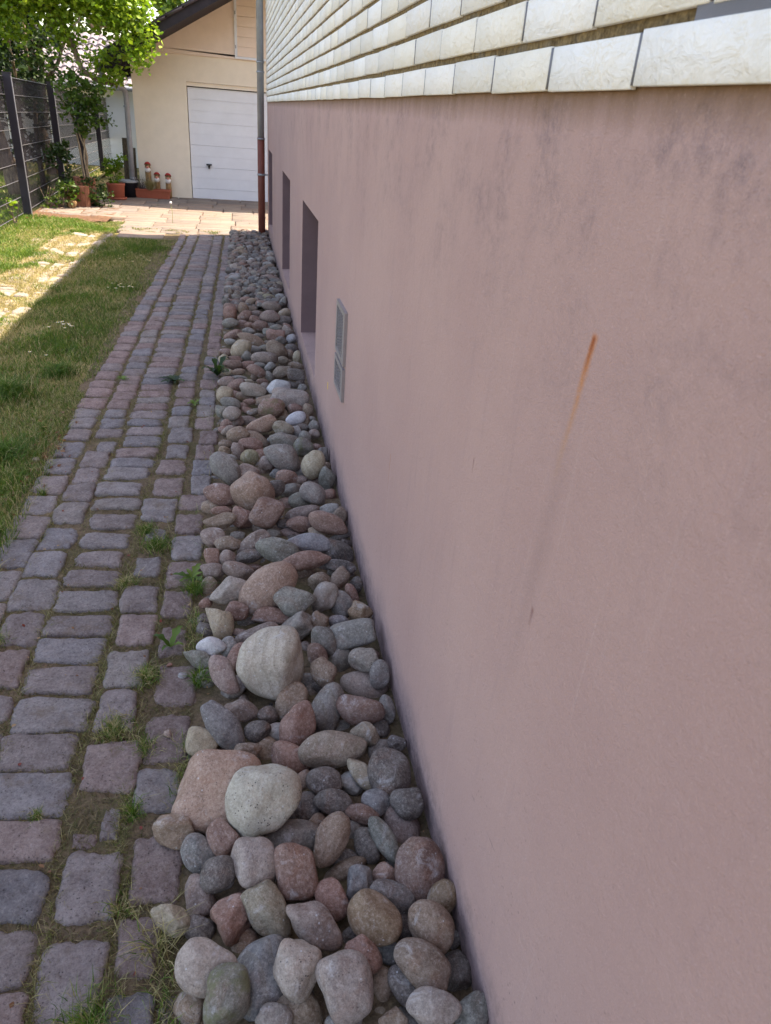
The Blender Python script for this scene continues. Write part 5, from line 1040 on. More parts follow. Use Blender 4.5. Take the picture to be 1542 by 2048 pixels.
# the small far stones and the unseen layer beneath, one mass
PV, PF, PT, PS = [], [], [], []; n0 = 0
def put(P, F, q, c, col, fl):
    global n0
    Rm = np.array(Quaternion(q).to_matrix()); PV.append(P@Rm.T+np.array(c)); PF.append(F+n0); n0 += len(P)
    PT.append(np.tile(col, (len(P), 1))); PS.append(np.tile(sty(fl), (len(P), 1)))
STUFF = """0.1188 6.3276 0.0311 0.0439 0.0297 0.0237 0.606 -0.779 0.132 0.091 r -
-0.0986 7.455 0.0343 0.0476 0.0354 0.0283 0.627 -0.778 0.036 0.038 w -
-0.0738 3.5169 0.0233 0.0318 0.0153 0.0122 0.538 -0.842 0.037 0.035 w -
0.1672 7.6002 0.0345 0.0491 0.0358 0.0286 0.629 -0.777 0.015 -0.002 b -
0.2306 7.8311 0.0315 0.0608 0.0304 0.0243 0.621 -0.767 -0.116 -0.113 g -
0.0469 9.4411 0.0379 0.0599 0.0419 0.0335 0.64 -0.759 0.093 0.075 t -
0.388 4.5838 0.0295 0.0289 0.0267 0.0214 0.577 -0.816 0.02 -0.035 g -
0.246 10.1594 0.0269 0.0615 0.0461 0.0369 0.648 -0.758 0.068 0.042 t -
-0.0395 7.6022 0.0302 0.0594 0.028 0.0224 0.619 -0.764 -0.142 -0.112 g -
0.1796 4.8314 0.0281 0.0331 0.0241 0.0193 0.535 -0.731 0.354 0.235 g -
-0.0404 9.4898 0.0372 0.0597 0.0408 0.0326 0.641 -0.759 -0.086 -0.07 t -
0.12 10.0627 0.0397 0.0599 0.0453 0.0362 0.646 -0.757 0.076 0.057 p -
0.0019 8.4426 0.0346 0.0548 0.0359 0.0287 0.637 -0.77 -0.025 -0.021 t -
0.0377 4.3406 0.0248 0.0359 0.018 0.0144 0.57 -0.822 0 -0.005 r -
0.0284 4.1967 0.0224 0.0346 0.0177 0.0142 0.552 -0.805 0.182 0.121 r -
0.0661 8.1117 0.0351 0.0493 0.0369 0.0295 0.634 -0.773 0 -0.005 p -
-0.1 7.811 0.0345 0.0463 0.0358 0.0287 0.63 -0.775 0.035 0.037 g -
0.2084 5.9271 0.0314 0.0354 0.0301 0.0241 0.607 -0.795 0.001 -0.02 n -
0.1563 5.4688 0.0303 0.0329 0.0282 0.0226 0.598 -0.801 0.001 -0.016 n -
0.3785 7.186 0.033 0.0442 0.0331 0.0265 0.62 -0.769 0.137 0.077 w -
0.1794 6.8799 0.032 0.0429 0.0313 0.025 0.621 -0.784 -0.004 -0.019 r -
-0.0212 4.8013 0.0234 0.0466 0.0156 0.0125 0.583 -0.813 -0.006 -0.001 g -
0.3892 7.856 0.0346 0.047 0.0359 0.0288 0.628 -0.765 0.123 0.069 g -
0.1338 6.5411 0.0286 0.0486 0.025 0.02 0.616 -0.788 -0.005 -0.016 p -
0.1229 5.0666 0.0261 0.039 0.0204 0.0163 0.589 -0.808 0.001 -0.013 g -
0.3736 9.3844 0.0367 0.057 0.0398 0.0319 0.637 -0.76 -0.085 -0.098 P -
0.4289 3.4689 -0.0097 0.0233 0.0195 0.0156 0.533 -0.845 0.035 -0.044 t -
0.3868 7.7217 0.0328 0.0487 0.0327 0.0262 0.62 -0.769 -0.103 -0.115 l -
0.3264 8.6826 0.0322 0.0599 0.0316 0.0253 0.637 -0.768 -0.036 -0.054 t -
0.3335 8.4285 0.0197 0.0582 0.031 0.0248 0.636 -0.771 -0.002 -0.027 n -
0.3082 7.5184 0.025 0.052 0.0284 0.0227 0.627 -0.775 0.066 0.028 w -
0.0481 7.0596 0.0294 0.049 0.0265 0.0212 0.623 -0.782 -0.01 -0.012 r -
0.2467 6.2931 -0.007 0.0449 0.0244 0.0195 0.61 -0.792 0.002 -0.022 g -
-0.0888 5.651 0.027 0.04 0.0221 0.0177 0.602 -0.799 -0.013 -0 w -
-0.0691 11.0014 0.0401 0.0604 0.0458 0.0367 0.653 -0.756 0.026 0.026 g -
0.0961 7.6734 0.0303 0.0529 0.0282 0.0225 0.628 -0.773 0.074 0.052 t -
-0.0816 6.9849 0.0264 0.0589 0.021 0.0168 0.622 -0.783 -0.015 -0.005 r -
0.3941 3.6427 0.0237 0.028 0.0161 0.0129 0.545 -0.832 0.103 0.008 r -
0.3133 7.7684 0.0297 0.0557 0.027 0.0216 0.631 -0.776 0.008 -0.019 t -
-0.1068 7.7184 0.0292 0.0537 0.0262 0.0209 0.63 -0.776 -0.024 -0.011 g -
0.0414 8.2741 0.0318 0.052 0.0308 0.0247 0.63 -0.765 0.104 0.083 g -
0.2528 8.2391 0.0306 0.056 0.0287 0.023 0.635 -0.772 -0.002 -0.021 t -
0.1442 8.962 0.0355 0.0483 0.0377 0.0302 0.639 -0.763 0.082 0.059 w -
0.3088 8.8154 0.0328 0.0538 0.0327 0.0261 0.637 -0.767 -0.05 -0.064 w -
-0.0998 4.9223 0.0234 0.0316 0.0198 0.0158 0.586 -0.81 -0.011 0.004 l -
0.2235 7.4565 0.0288 0.0503 0.0254 0.0203 0.625 -0.777 -0.049 -0.058 r -
0.1057 8.6398 0.0284 0.0548 0.0297 0.0238 0.631 -0.762 -0.111 -0.1 p -
0.0887 8.8581 0.0329 0.0513 0.0329 0.0263 0.638 -0.766 -0.058 -0.055 P -
0.1236 8.4051 0.0209 0.0546 0.028 0.0224 0.636 -0.771 -0.012 -0.019 r -
0.047 7.4669 0.0303 0.0437 0.0282 0.0226 0.628 -0.778 0.013 0.007 t -
0.0617 7.8198 0.0269 0.044 0.0302 0.0242 0.63 -0.774 0.044 0.031 g -
0.0127 9.1402 0.0323 0.0537 0.0318 0.0254 0.635 -0.757 -0.117 -0.099 w -
0.0324 8.7118 0.0328 0.0479 0.0327 0.0262 0.638 -0.767 0.056 0.044 r -
0.0379 7.9913 0.0321 0.0421 0.0315 0.0252 0.631 -0.771 0.07 0.054 t -
0.0138 9.9047 0.0355 0.0504 0.0376 0.03 0.642 -0.755 0.103 0.087 r -
0.0191 10.4134 0.0356 0.0541 0.0379 0.0303 0.647 -0.755 -0.084 -0.073 p -
0.0811 4.8495 0.0166 0.0237 0.0237 0.0189 0.583 -0.812 0 -0.01 t -
0.1291 4.7342 0.0234 0.035 0.0155 0.0124 0.581 -0.814 0.003 -0.013 r -
0.0157 9.7755 0.0348 0.0502 0.0363 0.029 0.645 -0.761 -0.054 -0.047 l -
-0.0829 9.8848 0.0328 0.0549 0.0328 0.0262 0.647 -0.762 0.027 0.029 w -
0.1964 7.2736 0.0298 0.0394 0.0273 0.0218 0.625 -0.78 -0.004 -0.02 l -
0.0663 6.144 0.0279 0.0338 0.0237 0.019 0.61 -0.792 -0.006 -0.012 r -
-0.0509 8.3667 0.0323 0.0419 0.0318 0.0254 0.636 -0.771 -0.007 -0.002 d -
-0.0398 10.7112 0.0351 0.0557 0.037 0.0296 0.652 -0.758 -0.021 -0.016 p -
0.0077 8.9098 0.0298 0.0544 0.0273 0.0219 0.632 -0.758 -0.124 -0.104 t -
0.3899 8.3547 0.0325 0.042 0.0322 0.0258 0.636 -0.768 0.072 0.03 n -
-0.0509 10.5337 0.0343 0.055 0.0355 0.0284 0.648 -0.754 -0.085 -0.07 p -
0.1484 7.1979 0.0284 0.0402 0.0246 0.0197 0.622 -0.776 0.085 0.055 p -
0.12 9.7805 0.023 0.0583 0.0288 0.0231 0.646 -0.763 -0.006 -0.013 d -
0.2444 7.6296 0.0296 0.0407 0.0269 0.0216 0.627 -0.772 0.089 0.052 g -
-0.0696 9.2941 0.031 0.0509 0.0295 0.0236 0.642 -0.763 -0.064 -0.049 p -
0.3211 9.8399 0.0311 0.0574 0.0296 0.0237 0.647 -0.762 0.001 -0.02 l -
0.3829 6.145 0.0256 0.0385 0.0196 0.0157 0.597 -0.763 0.213 0.127 r -
0.1355 5.8408 0.0249 0.0371 0.0183 0.0146 0.605 -0.796 -0.002 -0.015 g -
0.04 4.7315 0.0234 0.0309 0.0154 0.0123 0.581 -0.814 -0.002 -0.006 l -
0.2144 9.1126 0.0325 0.0448 0.0322 0.0257 0.64 -0.765 -0.041 -0.05 g -
0.1959 10.3853 0.0333 0.0537 0.0337 0.0269 0.65 -0.759 0.038 0.02 n -
0.3652 10.7393 0.0324 0.0587 0.032 0.0256 0.652 -0.758 0.022 -0.004 w -
0.3682 11.3026 0.0353 0.0542 0.0373 0.0298 0.647 -0.75 -0.092 -0.101 p -
0.1785 8.6076 0.0298 0.0455 0.0272 0.0218 0.627 -0.758 -0.132 -0.122 d -
0.0714 9.3584 0.0312 0.0476 0.0298 0.0238 0.643 -0.763 0.055 0.042 n -
-0.0446 11.1987 0.0351 0.0523 0.0369 0.0295 0.651 -0.751 -0.086 -0.072 t -
0.3642 7.4719 0.0269 0.044 0.022 0.0176 0.619 -0.773 -0.09 -0.103 p -
0.3704 11.1775 0.0355 0.0516 0.0376 0.0301 0.655 -0.755 0.033 0.007 b -
0.3737 9.2386 0.0305 0.0483 0.0285 0.0228 0.638 -0.755 0.126 0.08 t -
0.1325 9.7081 0.0315 0.0489 0.0303 0.0242 0.637 -0.754 -0.117 -0.108 d -
0.0726 9.5969 0.0314 0.0478 0.0301 0.0241 0.646 -0.763 0.019 0.011 d -
0.1081 9.9181 0.0295 0.057 0.0267 0.0214 0.638 -0.752 -0.12 -0.109 w -
0.185 10.8031 0.024 0.0568 0.0306 0.0245 0.65 -0.756 -0.057 -0.06 d -
-0.01 7.332 0.0263 0.0417 0.0208 0.0166 0.626 -0.78 0.002 0.003 P -
0.3263 10.1006 0.0326 0.0475 0.0324 0.0259 0.649 -0.761 0.003 -0.019 b -
0.1222 9.4908 0.0298 0.0497 0.0273 0.0219 0.643 -0.761 0.075 0.055 b -
0.3828 4.7178 0.0234 0.0276 0.0156 0.0125 0.58 -0.814 0.018 -0.034 d -
0.3802 4.2985 0.0229 0.0255 0.0146 0.0117 0.569 -0.817 0.093 0.014 r -
0.2445 7.3375 0.0267 0.0405 0.0216 0.0173 0.622 -0.771 0.116 0.072 r -
0.2045 9.4422 0.0294 0.0498 0.0266 0.0213 0.642 -0.763 -0.045 -0.052 d -
0.0299 10.1875 0.0318 0.0476 0.0308 0.0246 0.646 -0.757 0.073 0.061 r -
0.2711 8.3904 0.028 0.0445 0.0239 0.0191 0.633 -0.769 -0.061 -0.071 d -
0.1354 7.7999 0.028 0.0378 0.024 0.0192 0.631 -0.776 0.002 -0.009 b -
0.1422 10.633 0.0299 0.0568 0.0274 0.0219 0.652 -0.758 0.002 -0.007 b -
0.0914 8.4614 0.0286 0.0415 0.0251 0.02 0.634 -0.768 -0.068 -0.063 w -
0.2115 10.9973 0.0317 0.0536 0.0307 0.0245 0.65 -0.752 0.089 0.064 t -
0.0365 10.7635 0.0323 0.0489 0.0318 0.0255 0.647 -0.752 -0.092 -0.082 r -
0.1715 8.7453 0.0303 0.0382 0.0282 0.0226 0.639 -0.768 -0.025 -0.034 p -
0.2639 8.5859 0.0281 0.0421 0.0241 0.0193 0.631 -0.765 -0.088 -0.093 p -
0.3782 9.6286 0.0291 0.047 0.0261 0.0208 0.645 -0.763 -0.012 -0.035 w -
0.4031 4.0641 0.0225 0.021 0.014 0.0112 0.56 -0.827 0.026 -0.038 g -
0.2919 9.0873 0.0299 0.0395 0.0274 0.0219 0.637 -0.757 0.118 0.079 g -
0.2594 10.7396 0.0315 0.0479 0.0303 0.0242 0.652 -0.758 -0.011 -0.025 t -
0.2698 8.4786 0.0229 0.0377 0.0253 0.0202 0.637 -0.771 0.017 -0.006 d -
0.1382 10.9583 0.0325 0.0458 0.0321 0.0257 0.642 -0.745 -0.134 -0.124 p -
-0.0529 9.6713 0.0277 0.0492 0.0234 0.0188 0.646 -0.763 -0.033 -0.024 b -
-0.0695 8.9328 0.0256 0.043 0.0231 0.0185 0.635 -0.762 0.092 0.082 d -
0.1666 8.4616 0.0225 0.0347 0.026 0.0208 0.636 -0.771 -0.02 -0.029 b -
0.3569 10.4102 0.0296 0.0486 0.0269 0.0215 0.65 -0.757 0.056 0.025 w -
0.3433 8.5665 0.0271 0.0412 0.0223 0.0179 0.626 -0.761 -0.117 -0.122 d -
0.3001 9.5708 0.029 0.0429 0.0258 0.0206 0.641 -0.761 -0.067 -0.077 p -
0.1912 10.3012 0.0286 0.0494 0.0251 0.0201 0.649 -0.759 0.038 0.021 w -
0.1854 8.8759 0.0276 0.0409 0.0233 0.0186 0.64 -0.767 0.033 0.014 t -
0.2207 11.2313 0.0323 0.0451 0.0318 0.0255 0.652 -0.751 0.084 0.06 b -
0.1462 11.1195 0.0325 0.0437 0.0321 0.0257 0.653 -0.755 -0.044 -0.047 r -
0.1968 8.3689 0.0273 0.0371 0.0226 0.0181 0.636 -0.771 0.019 0.001 r -
-0.0764 10.9376 0.03 0.0473 0.0277 0.0221 0.649 -0.751 -0.093 -0.076 P -
0.1458 11.2676 0.0277 0.0448 0.0307 0.0245 0.652 -0.752 0.078 0.059 p -
-0.1079 7.3332 0.0255 0.0327 0.0193 0.0155 0.619 -0.773 0.107 0.095 d -
0.2854 10.4418 0.0238 0.0421 0.0275 0.022 0.65 -0.76 -0.006 -0.023 P -
0.0209 7.2154 0.0244 0.0341 0.0174 0.0139 0.623 -0.778 0.064 0.05 w -
0.314 10.9463 0.0301 0.0443 0.0278 0.0222 0.653 -0.757 -0.013 -0.03 d -
0.2956 11.1115 0.0291 0.0482 0.0261 0.0208 0.643 -0.747 -0.118 -0.119 g -
0.2891 9.3471 0.0278 0.0391 0.0235 0.0188 0.636 -0.759 -0.097 -0.101 n -
0.0382 10.0984 0.0276 0.044 0.0232 0.0186 0.648 -0.76 -0.04 -0.037 w -
0.0327 11.09 0.0308 0.0414 0.029 0.0232 0.654 -0.756 -0.015 -0.015 l -
0.0432 10.9048 0.0289 0.0453 0.0257 0.0206 0.649 -0.753 0.084 0.07 P -
0.2389 10.8911 0.0285 0.0458 0.0248 0.0199 0.653 -0.757 0.025 0.008 d -
0.382 10.2865 0.0295 0.0385 0.0267 0.0214 0.642 -0.755 -0.09 -0.101 d -
-0.0883 8.4791 0.0265 0.0335 0.0212 0.0169 0.633 -0.764 -0.099 -0.076 d -
0.315 9.9983 0.0285 0.0387 0.0248 0.0199 0.647 -0.759 0.061 0.032 d -
-0.0406 11.3658 0.0284 0.0475 0.0248 0.0198 0.654 -0.754 -0.043 -0.035 b -
0.2144 9.6263 0.0275 0.0383 0.023 0.0184 0.645 -0.764 -0.007 -0.02 p -
0.3499 10.5664 0.0291 0.0387 0.026 0.0208 0.646 -0.756 -0.068 -0.08 d -
-0.0695 9.4416 0.0263 0.0377 0.0208 0.0167 0.636 -0.753 -0.132 -0.106 w -
-0.0859 8.736 0.025 0.0363 0.0184 0.0147 0.639 -0.769 -0.021 -0.011 w -
0.2965 10.2994 0.0268 0.0416 0.0218 0.0175 0.65 -0.759 0.043 0.018 t -
0.0933 10.4639 0.0264 0.0433 0.021 0.0168 0.647 -0.756 -0.069 -0.065 P -
0.3531 8.9718 0.0258 0.035 0.02 0.016 0.64 -0.764 0.071 0.034 p -
-0.0625 9.0756 0.0263 0.0328 0.0209 0.0167 0.639 -0.763 -0.072 -0.056 g -
0.0532 11.2296 0.0268 0.046 0.0219 0.0175 0.643 -0.743 -0.137 -0.122 n -
0.2235 11.3973 0.0289 0.0401 0.0256 0.0205 0.654 -0.755 -0.028 -0.037 P -
0.1931 9.8593 0.0265 0.0372 0.0211 0.0169 0.644 -0.757 0.093 0.067 g -
-0.0607 10.4302 0.0289 0.0331 0.0256 0.0205 0.65 -0.759 0.02 0.021 b -
0.2418 10.029 0.0256 0.0403 0.0196 0.0156 0.642 -0.757 -0.085 -0.088 t -
-0.0701 9.7565 0.0256 0.037 0.0195 0.0156 0.642 -0.757 -0.093 -0.074 d -
0.1387 9.1674 0.0252 0.0338 0.0189 0.0151 0.64 -0.764 -0.062 -0.061 b -
0.3475 9.7563 0.0258 0.0354 0.0199 0.0159 0.646 -0.763 -0.008 -0.03 r -
0.0298 10.6055 0.0279 0.0329 0.0237 0.019 0.643 -0.749 -0.118 -0.103 w -
0.29 9.7226 0.026 0.0325 0.0203 0.0162 0.646 -0.763 0 -0.019 w -
0.2356 10.5908 0.0266 0.0344 0.0214 0.0171 0.647 -0.756 -0.067 -0.072 b -
0.3844 11.1042 0.0256 0.0388 0.0195 0.0156 0.649 -0.748 0.116 0.078 d -
0.0641 11.452 0.0255 0.0399 0.0194 0.0155 0.653 -0.753 -0.062 -0.058 t -
0.141 11.4248 0.0267 0.0356 0.0215 0.0172 0.655 -0.755 -0.003 -0.01 l -
0.1061 10.2949 0.0255 0.0321 0.0193 0.0154 0.65 -0.76 0.02 0.01 w -
-0.0654 10.339 0.0243 0.0357 0.0172 0.0138 0.65 -0.76 0.003 0.007 r -
-0.0625 10.2025 0.0248 0.0319 0.0181 0.0145 0.646 -0.757 0.075 0.068 w -
0.3015 11.3507 0.0254 0.0347 0.0193 0.0154 0.653 -0.751 0.079 0.051 P -"""
for ln in STUFF.split('\n'):
    f_ = ln.split(' '); v = [float(a) for a in f_[:10]]
    P, F = shape(3, v[3:6], f_[11], rng)
    put(P, F, v[6:10], v[:3], np.array(lin(*PAL[f_[10]]))*rng.uniform(.85, 1.15), f_[11])
kk = 'rrppgggbtttdddnlPd'
y = -1.0
while y < 11.15:
    t = (y-2)/9; xl = -.20+.10*t; x = xl+.03
    dense = y > 6.8
    while x < wallx(y)-.03:
        r = np.array([rng.uniform(.03, .05), rng.uniform(.026, .04), rng.uniform(.02, .032)])
        if y < .6: r *= 1.5
        P, F = shape(3 if y > .5 else 3, r, 'a' if rng.random() < .2 else '', rng)
        q = Quaternion((rng.normal(), *rng.normal(size=3))).normalized() if rng.random() < .4 else Quaternion((0, 0, 1), rng.uniform(0, 6.28))
        zz = rng.uniform(-.065, -.035) if .55 < y < 6.8 else rng.uniform(-.01, .045)
        put(P, F, q, (min(x+rng.uniform(-.02, .02), wallx(y)-.05), y+rng.uniform(-.025, .025), zz), np.array(lin(*PAL[kk[rnd.randrange(len(kk))]]))*rng.uniform(.35, .75), '')  # filler tint scaled down: shade between the stones put into the colour
        x += rng.uniform(.06, .09) if y > .5 else .1
    y += .062 if y > .5 else .09
tag(mesh_np('pebbles', np.concatenate(PV), np.concatenate(PF), M_STONE, smooth=True, tint=np.concatenate(PT), style=np.concatenate(PS)),
    'small mixed pebbles filling the gaps of the stone strip', 'pebbles', None, 'stuff')

# ---------------------------------------------------------------- grass
def blades(pos, h, wdt, lean, col, bend=.5):
    """pos (n,3), h, wdt, lean (n), col (n,3) -> V, F lists (a quad and a tip triangle each)"""
    n = len(pos); a = rng.uniform(0, 2*np.pi, n); b = rng.uniform(0, 2*np.pi, n)
    sx, sy = np.cos(a)*wdt/2, np.sin(a)*wdt/2
    dx, dy = np.cos(b)*lean*h, np.sin(b)*lean*h
    V = np.zeros((n, 5, 3)); 
    V[:, 0] = pos-np.stack([sx, sy, 0*sx], -1); V[:, 1] = pos+np.stack([sx, sy, 0*sx], -1)
    mid = pos+np.stack([dx*.35, dy*.35, h*.62], -1)
    V[:, 2] = mid+np.stack([sx, sy, 0*sx], -1)*.75; V[:, 3] = mid-np.stack([sx, sy, 0*sx], -1)*.75
    V[:, 4] = pos+np.stack([dx, dy, h*(1-.35*np.minimum(lean, 1.6)*bend)], -1)
    i = np.arange(n)*5
    Q = np.stack([i, i+1, i+2, i+3], -1); T = np.stack([i+3, i+2, i+4], -1)
    C = np.repeat(col[:, None, :], 5, 1); C[:, :2] *= .8
    return V.reshape(-1, 3), Q, T, C.reshape(-1, 3)
def grass_obj(name, parts, mat=M_GRASS, parent=None):
    n = 0; Vs, Qs, Ts, Cs = [], [], [], []
    for V, Q, T, C in parts:
        Vs.append(V); Qs.append(Q+n); Ts.append(T+n); Cs.append(C); n += len(V)
    return mesh_np(name, np.concatenate(Vs), [np.concatenate(Qs), np.concatenate(Ts)], mat, parent, tint=np.concatenate(Cs))
GR = np.array([lin(80, 112, 34), lin(98, 126, 40), lin(118, 136, 56), lin(66, 98, 34), lin(88, 118, 46)])
DRY = np.array([lin(170, 158, 112), lin(150, 138, 96), lin(184, 170, 128)])
def fld(x, y, s=1.): # smooth patch field 0..1
    return .5+.25*np.sin(x*2.3*s+1.2*np.sin(y*1.7*s))+.25*np.sin(y*2.9*s+1.7*np.sin(x*3.1*s+2))
def scatter(n, x0, x1, y0, y1, hlo, hhi, dryness, wlo=.002, whi=.0035, zf=-.022, keep=None, bright=1.):
    x = rng.uniform(x0, x1, n); y = rng.uniform(y0, y1, n)
    if keep is not None: k = keep(x, y); x, y = x[k], y[k]
    n = len(x); f = fld(x, y); f2 = fld(x+5, y+3, 3.1)
    g = GR[rng.integers(0, 5, n)]; dr = DRY[rng.integers(0, 3, n)]
    isd = rng.random(n) < np.clip(dryness*(1.6-1.6*f*f2*1.4), 0, 1)
    col = np.where(isd[:, None], dr, g)*rng.uniform(.7, 1.15, (n, 1))*bright
    h = rng.uniform(hlo, hhi, n)*(.55+.8*f*f2+.25*f)
    return blades(np.stack([x, y, np.full(n, zf)], -1), h, rng.uniform(wlo, whi, n), rng.uniform(.15, 1.3, n), col)
lefted = lambda x, y: (x < -1.02+.125*(y-2.6)/4.7-.01+.03*np.sin(y*5)+.02*np.sin(y*13)) & (x > -1.50-.18*(1-0)+.10*(y-2.6)/4.7-.20)
P_ = [scatter(48000, -1.95, -.85, 1.5, 4.6, .03, .075, .30, .0022, .004, keep=lefted),
      scatter(56000, -1.95, -.75, 4.6, 10.55, .022, .055, .36, .003, .005, keep=lambda x, y: lefted(x, y) & (y < 10.5)),
      scatter(16000, -3.0, -1.8, 2, 6, .02, .05, .5, .003, .005, keep=lambda x, y: fld(x, y, 2) > .35),
      scatter(46000, -3.25, -2.3, 6, 11.95, .03, .08, .12, .005, .008, bright=1.15, keep=lambda x, y: x < -2.36+.12*(y-2.6)/4.7+.10*np.sin(y*3)),
      scatter(18000, -2.7, -1.45, 10.3, 11.9, .02, .05, .3, .004, .007, bright=1.15, zf=-.012, keep=lambda x, y: (y > 10.9+.5*np.sin(x*4)*.4) & (y < 11.85+.15*np.sin(x*7)) & (x < -1.65)),
      scatter(60000, -2.75, -1.72, 5.0, 11, .014, .032, 1.2, .003, .006, zf=-.008, bright=1.2, keep=lambda x, y: fld(x, y, 3.2) > .2),
      scatter(42000, -5.5, -3.15, 7.5, 18, .03, .07, .12, .006, .011, bright=1.25), scatter(34000, -9, -3.15, 6, 21, .04, .09, .2, .008, .014, bright=1.0)]
# weeds growing where the lawn meets the setts
P_.append(scatter(6000, -1.15, -.95, 2.3, 4.6, .03, .09, .4))
P_.append(scatter(2600, -1.7, .3, 11.02, 11.35, .01, .035, .5, .004, .007, zf=.0, keep=lambda x, y: fld(x, y, 6) > .55))
P_.append(scatter(1500, -2.4, 1.0, 11.2, 14, .01, .03, .5, .004, .007, zf=.0, keep=lambda x, y: (fld(x, y, 5) > .78)))
tag(grass_obj('lawn_grass', P_), 'short patchy lawn grass between the two wheel tracks', 'grass', None, 'stuff')
# grass and dry straw in the joints of the cobbles
def joints():
    out = []
    for y0, y1, n in ((.7, 2.2, 9500), (2.2, 4.5, 9000), (4.5, 11, 14000)):
        y = rng.uniform(y0, y1, n); ci = rng.integers(0, 4, n); x = np.zeros(n)
        for i in range(n):
            c = cols(min(max(y[i], 1.4), 10.5)); x[i] = (c[ci[i]][1]+c[ci[i]+1][0])/2+(.03 if y[i] < 1.2 else 0)
        x += rng.normal(0, .012, n)
        f = fld(x*2, y, 2.3); k = rng.random(n) < (.15+1.0*f**2); x, y = x[k], y[k]; n = len(x)
        g = np.array([lin(112, 116, 58), lin(132, 124, 72), lin(94, 100, 46)])[rng.integers(0, 3, n)]; dr = DRY[rng.integers(0, 3, n)]
        col = np.where((rng.random(n) < .45)[:, None], dr*.85, g)*rng.uniform(.7, 1.1, (n, 1))
        out.append(blades(np.stack([x, y, np.full(n, -.014)], -1), rng.uniform(.008, .028, n), rng.uniform(.0012, .0024, n), rng.uniform(.5, 2.2, n), col, .35))
    for y0, y1, n in ((.7, 2.6, 52000), (2.6, 5, 26000), (5, 11, 14000)):
        y = rng.uniform(y0, y1, n); x = rng.uniform(-1.02, -.17, n)+.1*(y-2.6)/4.7*(y > 2.6)
        f = fld(x*1.5, y, 3.0); k = rng.random(n) < .25+.9*f; x, y = x[k], y[k]; n = len(x)
        g = np.array([lin(104, 100, 58), lin(126, 112, 76), lin(88, 88, 46), lin(150, 132, 100), lin(96, 80, 60)])[rng.integers(0, 5, n)]*rng.uniform(.7, 1.1, (n, 1))
        out.append(blades(np.stack([x, y, np.full(n, -.015)], -1), rng.uniform(.006, .018, n), rng.uniform(.0012, .0028, n), rng.uniform(.8, 3.0, n), g, .3))
    # the edge along the stones
    for y0, y1, n in ((.7, 2.6, 3000), (2.6, 6, 800)):
        y = rng.uniform(y0, y1, n); x = -.19+rng.normal(0, .018, n)
        k = fld(x, y, 3.3) > .38; x, y = x[k], y[k]; n = len(x)
        col = np.where((rng.random(n) < .6)[:, None], DRY[rng.integers(0, 3, n)]*.9, GR[rng.integers(0, 5, n)])
        out.append(blades(np.stack([x, y, np.full(n, -.01)], -1), rng.uniform(.01, .045, n), rng.uniform(.0012, .0026, n), rng.uniform(.4, 1.8, n), col, .35))
    return out
tag(grass_obj('joint_grass', joints()), 'thin grass and dry straw growing in the joints of the setts', 'grass', None, 'stuff')
def tuft(name, label, x, y, n, rad, hlo, hhi, dry=.25, lean=(.3, 1.5), wd=(.0015, .003), pal=None, z=-.012, cat='grass tuft', group='grass tufts between the setts'):
    a = rng.uniform(0, 6.28, n); r = rad*np.minimum(np.abs(rng.normal(0, .5, n)), .95); p = np.stack([r*np.cos(a), r*np.sin(a)*1.1, np.zeros(n)], -1)
    g = (GR if pal is None else pal); g = g[rng.integers(0, len(g), n)]
    col = np.where((rng.random(n) < dry)[:, None], DRY[rng.integers(0, 3, n)], g)*rng.uniform(.7, 1.1, (n, 1))
    o = grass_obj(name, [blades(p, rng.uniform(hlo, hhi, n), rng.uniform(*wd, n), rng.uniform(*lean, n), col)])
    o.location = (x, y, z); return tag(o, label, cat, group)
TU = [(-.335, .85, 620, .08, .02, .055, .35, 'dense green grass tuft between setts, in front of the mossy boulder'),
      (-.37, 2.70, 520, .075, .02, .05, .15, 'short green tuft beside the sunken sett'),
      (-.425, 2.83, 320, .05, .02, .045, .3, 'olive tuft at the corner of the sunken sett, on its lawn side'),
      (-.40, 1.66, 700, .07, .015, .045, .65, 'wide straw coloured tuft in the crossing of three worn setts'),
      (-.33, 1.88, 620, .06, .015, .05, .5, 'yellowish mossy tuft level with the biggest cream boulder'),
      (-.31, 1.58, 380, .05, .015, .04, .5, 'pale dry tuft level with the salmon slab boulder'),
      (-.20, 2.36, 300, .045, .02, .07, .1, 'leafy green tuft against the pink wedge shaped stone'),
      (-.16, 1.84, 160, .02, .03, .085, .05, 'upright bright green tuft among stones in front of the crystalline stone'),
      (-.22, .99, 110, .05, .04, .10, .9, 'long dry straw tuft hanging over the mauve round stone'),
      (-.31, 1.085, 160, .05, .015, .04, .7, 'ragged straw tuft beside the outermost creamy stone'),
      (-.31, 1.36, 150, .035, .02, .05, .2, 'small fresh green tuft next to the broken sett chips'),
      (-.55, 1.376, 130, .028, .01, .028, .5, 'thin green tuft between the two largest wide setts'),
      (-.46, 2.42, 300, .05, .02, .05, .6, 'wiry brown tuft between the third and fourth column of setts'),
      (-.86, 2.10, 400, .06, .02, .06, .3, 'green tuft in the joint beside the outer column, near the lawn'),
      (-.925, 3.19, 70, .022, .02, .06, .2, 'sparse upright tuft on an outer sett by the lawn edge')]
for (x, y, n, r, a, b, dr, lab) in TU: tuft('grass_tuft', lab, x, y, n, r, a, b, dr)
